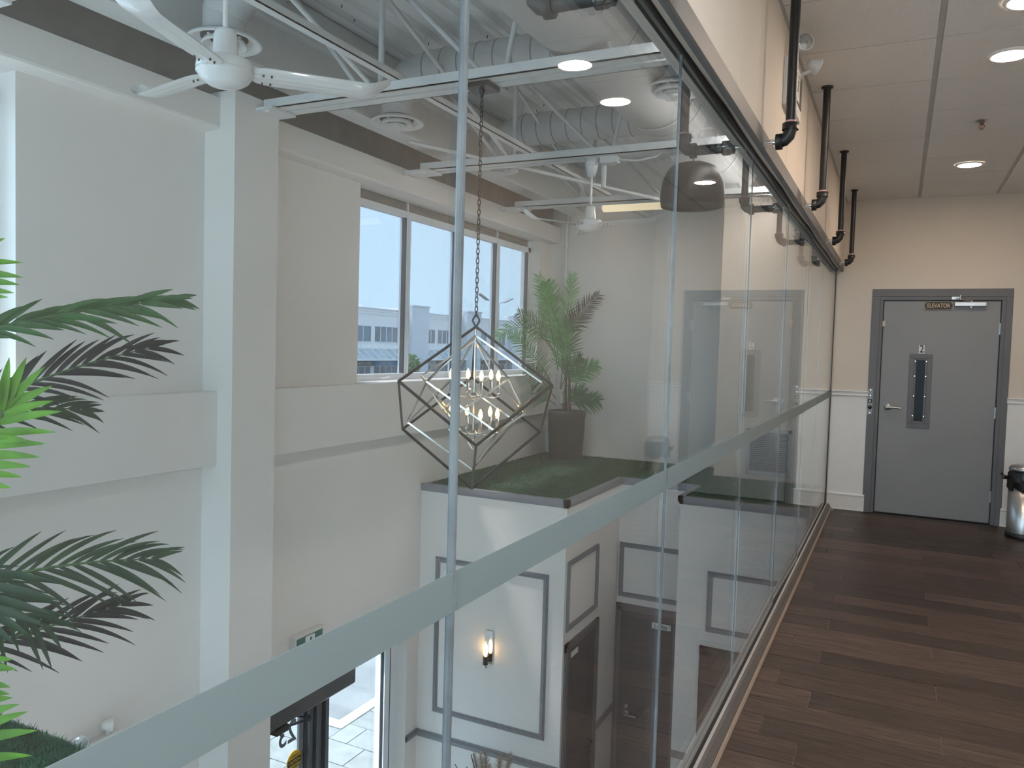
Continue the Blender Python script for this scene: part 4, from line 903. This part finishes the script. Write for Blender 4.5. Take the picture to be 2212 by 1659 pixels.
part('conduit_pipe', STEELW, cd, lambda b: b.tube([(-3.905, 9.425, .222), (-3.905, 9.425, 3.2), (-3.89, 9.425, 3.32), (-3.82, 9.425, 3.39), (-3.55, 9.425, 3.45)], .022, 10))
part('strap', STEELW, cd, lambda b: (b.box(-3.94, -3.87, 9.40, 9.47, 2.45, 2.48), b.box(-3.94, -3.87, 9.40, 9.47, 1.0, 1.03), b.lathe((-3.905, 9.425, 2.9), [(.022, 0), (.03, .004), (.03, .05), (.022, .054)], 12)))
# ================================================================ PAMPAS VASE AT THE FOOT OF THE WALL
vx, vy = -3.02, 6.0
va = thing('pampas_vase', (vx, vy, ZL), 'beige pampas grass plumes in a floor vase at the bottom edge', 'dried grass vase')
part('vase', mat('dark_vase', (.05, .04, .035), .4), va, lambda b: b.lathe((vx, vy, ZL), [(0, 0), (.11, 0), (.15, .2), (.13, .45), (.07, .62), (.085, .68), (.07, .68), (.06, .62), (0, .6)], 24))
PAM = mat('pampas_beige', (.42, .34, .27), .9, noise=.25, scale=40)
rng = np.random.default_rng(4)
for k, (dx, dy, top) in enumerate(((-.20, 0, -2.02), (-.12, -.03, -1.98), (.06, .02, -1.96), (.0, -.08, -2.03), (.16, .02, -1.93), (-.12, .06, -2.0))):
    def plume(b):
        base = Vector((vx+dx*.2, vy+dy*.2, ZL+.62)); tip = Vector((vx+dx, vy+dy, top)); b.tube([base, base.lerp(tip, .5)+Vector((0, 0, .03)), tip], .003, 5)
        for i in range(420):
            u = rng.uniform(.55, 1); c = base.lerp(tip, u); o_ = Vector(rng.normal(0, 1, 3)).normalized(); l_ = .055*math.sin((u-.5)/.5*PI*.9+.15)+.01
            d = o_*l_+Vector((0, 0, l_*.8)); wv = d.cross(Vector(rng.normal(0, 1, 3))).normalized()*.0016; b.add([c-wv, c+wv, c+d], [(0, 1, 2)])
    part('plume', PAM, va, plume)
part('twig', BLACK, va, lambda b: [b.tube([(vx, vy, ZL+.6), (vx+q*.4, vy, -2.45), (vx+q, vy-.05, w_)], .004, 5) for q, w_ in ((-.20, -2.0), (-.24, -2.12), (-.36, -2.13))])
# ================================================================ BIN
bx, by, R0 = 1.075, 8.40, .125
bn_ = thing('waste_bin', (bx, by, 0), 'slim brushed steel waste bin with a black bag at the right edge', 'waste bin')
part('body', BRUSH, bn_, lambda b: b.lathe((bx, by, 0), [(R0, .045), (R0, .50), (R0-.004, .50)], 40))
part('base_ring', BLACK, bn_, lambda b: (b.lathe((bx, by, 0), [(0, 0), (R0+.006, 0), (R0+.01, .012), (R0+.008, .045), (R0, .05)], 36), b.box(bx-.05, bx+.05, by-R0-.045, by-R0+.01, .006, .02)))
def bag(b):
    n_ = 48; prof = [(R0+.004, .44), (R0+.012, .47), (R0+.010, .53), (R0+.006, .585), (R0-.006, .61)]; V = []
    for i, (r_, z) in enumerate(prof):
        for j in range(n_):
            a = 2*PI*j/n_; w_ = .006*math.sin(a*9+i*1.7)+.005*math.sin(a*17+i) if i < 4 else 0; V.append((bx+(r_+w_)*math.cos(a), by+(r_+w_)*math.sin(a), z+.012*math.sin(a*5+i)*(i == 0)))
    b.add(V, [(i*n_+j, i*n_+(j+1) % n_, (i+1)*n_+(j+1) % n_, (i+1)*n_+j) for i in range(4) for j in range(n_)], True)
    b.tube([(bx-R0, by-.03, .55), (bx-R0-.03, by-.06, .545), (bx-R0-.06, by-.05, .575), (bx-R0-.035, by-.045, .53)], .016, 8, True, [.02, .018, .01, .014])
part('bin_bag', mat('black_bag', (.012, .012, .013), .22, noise=.3), bn_, bag)
part('lid', BRUSH, bn_, lambda b: b.lathe((bx, by, 0), [(R0-.002, .605), (R0+.003, .61), (R0+.003, .635), (R0-.01, .65), (R0*.5, .668), (0, .672)], 40))
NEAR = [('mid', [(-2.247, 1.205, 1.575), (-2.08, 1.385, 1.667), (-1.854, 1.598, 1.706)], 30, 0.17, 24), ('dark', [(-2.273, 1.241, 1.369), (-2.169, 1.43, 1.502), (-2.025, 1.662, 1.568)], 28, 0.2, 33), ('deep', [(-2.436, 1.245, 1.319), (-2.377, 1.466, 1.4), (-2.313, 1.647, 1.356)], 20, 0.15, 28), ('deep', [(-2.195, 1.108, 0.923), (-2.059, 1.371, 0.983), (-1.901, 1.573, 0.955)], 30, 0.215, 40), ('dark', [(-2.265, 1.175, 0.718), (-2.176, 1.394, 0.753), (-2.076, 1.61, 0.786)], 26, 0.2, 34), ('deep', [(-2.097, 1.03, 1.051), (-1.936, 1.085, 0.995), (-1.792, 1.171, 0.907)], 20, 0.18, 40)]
FAR = [[(-3.81, 9.05, 1.321), (-3.847, 8.9, 1.892), (-3.911, 8.6, 2.465)], [(-3.773, 9.1, 1.438), (-3.747, 9.1, 1.958), (-3.672, 9.1, 2.508)], [(-3.787, 9.15, 1.612), (-3.685, 9.1, 1.959), (-3.287, 9.0, 2.249)], [(-3.869, 9.1, 1.493), (-3.907, 8.45, 2.037), (-4.055, 7.85, 1.704)], [(-3.883, 9.1, 1.551), (-3.88, 8.6, 1.88), (-3.955, 8.15, 1.994)], [(-3.831, 9.0, 1.09), (-3.822, 8.5, 1.493), (-3.982, 8.1, 1.727)], [(-3.73, 8.95, 1.097), (-3.63, 8.85, 1.556), (-3.658, 8.75, 1.805)], [(-3.718, 9.0, 1.038), (-3.523, 8.95, 1.334), (-3.239, 8.9, 1.412)], [(-3.697, 8.9, 1.101), (-3.586, 8.8, 1.389), (-3.366, 8.7, 1.497)], [(-3.788, 8.95, 0.979), (-3.828, 8.6, 1.244), (-3.887, 8.3, 1.356)], [(-3.711, 8.95, 0.898), (-3.504, 8.85, 1.056), (-3.349, 8.8, 1.077)], [(-3.693, 9.0, 0.856), (-3.402, 8.9, 0.992), (-3.182, 8.85, 0.984)], [(-3.785, 8.95, 0.893), (-3.836, 8.7, 1.045), (-3.854, 8.4, 1.111)], [(-3.835, 9.15, 1.377), (-3.936, 9.2, 1.843), (-4.014, 9.2, 2.253)], [(-3.851, 9.1, 1.899), (-3.923, 8.95, 2.236), (-3.894, 8.8, 2.394)], [(-3.698, 8.9, 1.328), (-3.556, 8.85, 1.67), (-3.603, 8.8, 1.891)]]
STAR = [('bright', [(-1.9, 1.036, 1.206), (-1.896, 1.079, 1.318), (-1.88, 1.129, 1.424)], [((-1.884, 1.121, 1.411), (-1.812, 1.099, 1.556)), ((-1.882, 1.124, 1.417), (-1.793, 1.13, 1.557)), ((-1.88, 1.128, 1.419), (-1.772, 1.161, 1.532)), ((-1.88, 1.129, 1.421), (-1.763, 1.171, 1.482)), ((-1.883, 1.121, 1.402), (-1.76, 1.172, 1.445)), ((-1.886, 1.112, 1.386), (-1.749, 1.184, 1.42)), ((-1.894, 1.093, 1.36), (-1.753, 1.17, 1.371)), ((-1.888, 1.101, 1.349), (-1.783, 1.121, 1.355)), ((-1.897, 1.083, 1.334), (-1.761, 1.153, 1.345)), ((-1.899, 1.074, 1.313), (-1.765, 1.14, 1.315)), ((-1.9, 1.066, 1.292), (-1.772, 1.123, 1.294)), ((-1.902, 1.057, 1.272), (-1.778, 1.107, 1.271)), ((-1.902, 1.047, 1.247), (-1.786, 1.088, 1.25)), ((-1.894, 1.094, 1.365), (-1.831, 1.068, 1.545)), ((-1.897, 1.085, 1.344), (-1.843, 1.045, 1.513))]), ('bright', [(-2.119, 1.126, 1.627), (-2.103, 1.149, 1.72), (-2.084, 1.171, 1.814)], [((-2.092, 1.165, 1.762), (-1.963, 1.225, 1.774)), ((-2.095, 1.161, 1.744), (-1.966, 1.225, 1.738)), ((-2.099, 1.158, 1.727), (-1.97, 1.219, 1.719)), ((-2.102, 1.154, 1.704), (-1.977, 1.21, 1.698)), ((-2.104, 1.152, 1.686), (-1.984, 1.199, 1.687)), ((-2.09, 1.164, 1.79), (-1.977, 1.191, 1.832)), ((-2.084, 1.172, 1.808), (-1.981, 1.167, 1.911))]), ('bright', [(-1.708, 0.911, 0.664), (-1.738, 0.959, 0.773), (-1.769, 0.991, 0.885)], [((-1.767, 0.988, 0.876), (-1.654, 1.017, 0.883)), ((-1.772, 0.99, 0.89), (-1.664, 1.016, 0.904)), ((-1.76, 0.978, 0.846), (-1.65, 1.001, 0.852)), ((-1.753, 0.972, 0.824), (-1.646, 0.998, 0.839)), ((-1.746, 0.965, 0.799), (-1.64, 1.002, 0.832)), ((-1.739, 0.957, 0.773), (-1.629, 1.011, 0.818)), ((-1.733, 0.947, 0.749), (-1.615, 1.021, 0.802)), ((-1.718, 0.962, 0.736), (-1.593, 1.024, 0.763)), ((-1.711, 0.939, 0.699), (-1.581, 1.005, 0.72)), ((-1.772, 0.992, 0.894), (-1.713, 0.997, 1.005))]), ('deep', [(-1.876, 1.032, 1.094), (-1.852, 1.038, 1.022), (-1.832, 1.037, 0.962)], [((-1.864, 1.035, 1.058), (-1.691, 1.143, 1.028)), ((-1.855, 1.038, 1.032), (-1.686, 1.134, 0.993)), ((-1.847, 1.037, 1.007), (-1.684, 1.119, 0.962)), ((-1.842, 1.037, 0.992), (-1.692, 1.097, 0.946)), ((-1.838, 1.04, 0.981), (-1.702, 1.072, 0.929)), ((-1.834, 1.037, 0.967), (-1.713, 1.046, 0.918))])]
# ================================================================ PALMS
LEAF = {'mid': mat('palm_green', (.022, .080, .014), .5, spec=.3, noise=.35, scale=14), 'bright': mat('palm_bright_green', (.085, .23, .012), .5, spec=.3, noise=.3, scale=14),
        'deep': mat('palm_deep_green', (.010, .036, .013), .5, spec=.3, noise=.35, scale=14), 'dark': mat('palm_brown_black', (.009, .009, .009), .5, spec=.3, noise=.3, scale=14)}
STEM = mat('palm_stem_green', (.05, .11, .035), .5, noise=.2, scale=20); TRUNK = mat('palm_trunk_brown', (.075, .065, .05), .85, noise=.3, scale=30, bump=.5)
def bez(P, t): return P[0]*(1-t)**2 + P[1]*2*t*(1-t) + P[2]*t*t
def bezd(P, t): return ((P[1]-P[0])*2*(1-t) + (P[2]-P[1])*2*t).normalized()
def leaflet(b, root, d, nrm, L, W, droop, n=6, crease=.25):
    d = d.normalized(); sdv = d.cross(nrm).normalized(); up = sdv.cross(d).normalized(); V = []
    for i in range(n+1):
        u = i/n; wv = W*(math.sin(PI*min(1, u*.93+.07)**.75))**.8*(1 if u < 1 else .05)+.0004
        c = root + d*(L*u) - Vector((0, 0, 1))*(droop*L*u*u)
        V += [c-sdv*wv+up*wv*crease, c, c+sdv*wv+up*wv*crease]
    F = []
    for i in range(n):
        o = i*3; F += [(o, o+1, o+4, o+3), (o+1, o+2, o+5, o+4)]
    b.add(V, F, True)
def frond(parent, P, pairs, L, W, m, view, separate, rr, rng, start=.18, fold=.5, droop=.25, ang=56):
    P = [Vector(p) for p in P]
    b = MB(); b.tube([bez(P, i/10) for i in range(11)], rr, 6, True, [rr*(1.1-.85*i/10) for i in range(11)])
    allb = b if not separate else None
    fr = None
    if separate: fr = b.build('frond', [STEM], parent)
    else: b.cur = 1
    for i in range(pairs):
        t = start+(1-start)*(i+.5)/pairs; c = bez(P, t); T = bezd(P, t)
        N = (view-c).normalized(); N = (N-T*N.dot(T)).normalized(); Sd = T.cross(N).normalized()
        ln = L*(math.sin(PI*(.12+.80*t))**.7)*rng.uniform(.88, 1.1)
        for s in (-1, 1):
            a = math.radians(ang-ang*.45*t+rng.uniform(-6, 6)); d = T*math.cos(a)+Sd*s*math.sin(a)+N*(fold*.5+rng.uniform(-.12, .12))
            q = MB() if separate else b
            leaflet(q, c, d, N, ln, W*rng.uniform(.85, 1.1), droop*rng.uniform(.5, 1.5), 7 if separate else 4)
            if separate: q.build('leaflet', m, fr)
    if not separate: fr = b.build('frond', [STEM, m], parent)
    return fr
rng = random.Random(9)
# near palm, standing on the near turf ledge just left of the frame
NB = Vector((-2.93, 1.02, ZT))
np_ = thing('potted_palm', tuple(NB), 'large artificial palm with bright and dark fronds reaching in from the left edge', 'potted palm')
def planter(c, r, h): return lambda b: b.lathe(c, [(0, 0), (r*.86, 0), (r*.88, .01), (r*.97, h*.55), (r*.985, h-.075), (r*1.0, h-.07), (r*1.0, h-.005), (r*.985, h), (r*.93, h), (r*.92, h-.06), (0, h-.06)], 44)
POT = mat('charcoal_planter', (.055, .055, .057), .7, noise=.1, scale=9, bump=.2)
part('planter', POT, np_, planter((NB.x, NB.y, ZT-.001), .24, .40))
part('trunk', TRUNK, np_, lambda b: (b.tube([(NB.x, NB.y, ZT+.3), (NB.x+.03, NB.y, 1.1), (NB.x+.06, NB.y+.02, 1.75)], .03, 10, True, [.035, .028, .018]), b.tube([(NB.x+.05, NB.y+.05, ZT+.3), (NB.x+.09, NB.y+.06, 1.2)], .02, 8)))
view = Vector((0, 0, 1.6))
for (tn, P, k, L, ang) in NEAR:
    P = [Vector(p) for p in P]
    root = Vector((NB.x+.05, NB.y+.03, max(.75, P[0].z-.15)))
    b_ = MB(); b_.tube([root, root.lerp(P[0], .6)+Vector((0, 0, .03)), P[0]], .006, 6); b_.build('frond_stalk', STEM, np_)
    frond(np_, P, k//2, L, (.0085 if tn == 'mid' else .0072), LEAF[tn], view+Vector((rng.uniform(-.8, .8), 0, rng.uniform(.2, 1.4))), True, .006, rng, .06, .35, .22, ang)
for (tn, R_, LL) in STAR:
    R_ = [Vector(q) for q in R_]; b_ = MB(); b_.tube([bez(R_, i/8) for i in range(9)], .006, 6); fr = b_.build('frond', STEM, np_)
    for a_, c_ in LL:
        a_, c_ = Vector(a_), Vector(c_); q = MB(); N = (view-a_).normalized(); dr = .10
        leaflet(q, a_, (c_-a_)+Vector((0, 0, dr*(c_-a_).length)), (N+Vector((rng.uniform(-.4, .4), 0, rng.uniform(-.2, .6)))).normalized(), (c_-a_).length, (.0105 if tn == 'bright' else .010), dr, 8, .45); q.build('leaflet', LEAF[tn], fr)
# far palm in the corner planter
FX, FY = -3.70, 9.12
fp = thing('potted_palm', (FX, FY, ZT), 'potted green palm in a charcoal planter in the far corner beside the window', 'potted palm')
part('planter', POT, fp, planter((FX, FY, ZT), .235, .60))
part('soil', mat('planter_moss', (.03, .035, .025), .95, noise=.4, scale=40), fp, lambda b: b.lathe((FX, FY, ZT), [(0, .56), (.21, .55)], 24))
for dx, dy, h in ((-.02, 0, 1.35), (.04, -.03, 1.1), (0, .05, .95), (-.05, -.04, .7)):
    part('trunk', TRUNK, fp, lambda b: b.tube([(FX+dx, FY+dy, ZT+.5), (FX+dx*1.3, FY+dy, ZT+h*.7), (FX+dx*.5, FY+dy, ZT+h)], .02, 8, True, [.024, .018, .012]))
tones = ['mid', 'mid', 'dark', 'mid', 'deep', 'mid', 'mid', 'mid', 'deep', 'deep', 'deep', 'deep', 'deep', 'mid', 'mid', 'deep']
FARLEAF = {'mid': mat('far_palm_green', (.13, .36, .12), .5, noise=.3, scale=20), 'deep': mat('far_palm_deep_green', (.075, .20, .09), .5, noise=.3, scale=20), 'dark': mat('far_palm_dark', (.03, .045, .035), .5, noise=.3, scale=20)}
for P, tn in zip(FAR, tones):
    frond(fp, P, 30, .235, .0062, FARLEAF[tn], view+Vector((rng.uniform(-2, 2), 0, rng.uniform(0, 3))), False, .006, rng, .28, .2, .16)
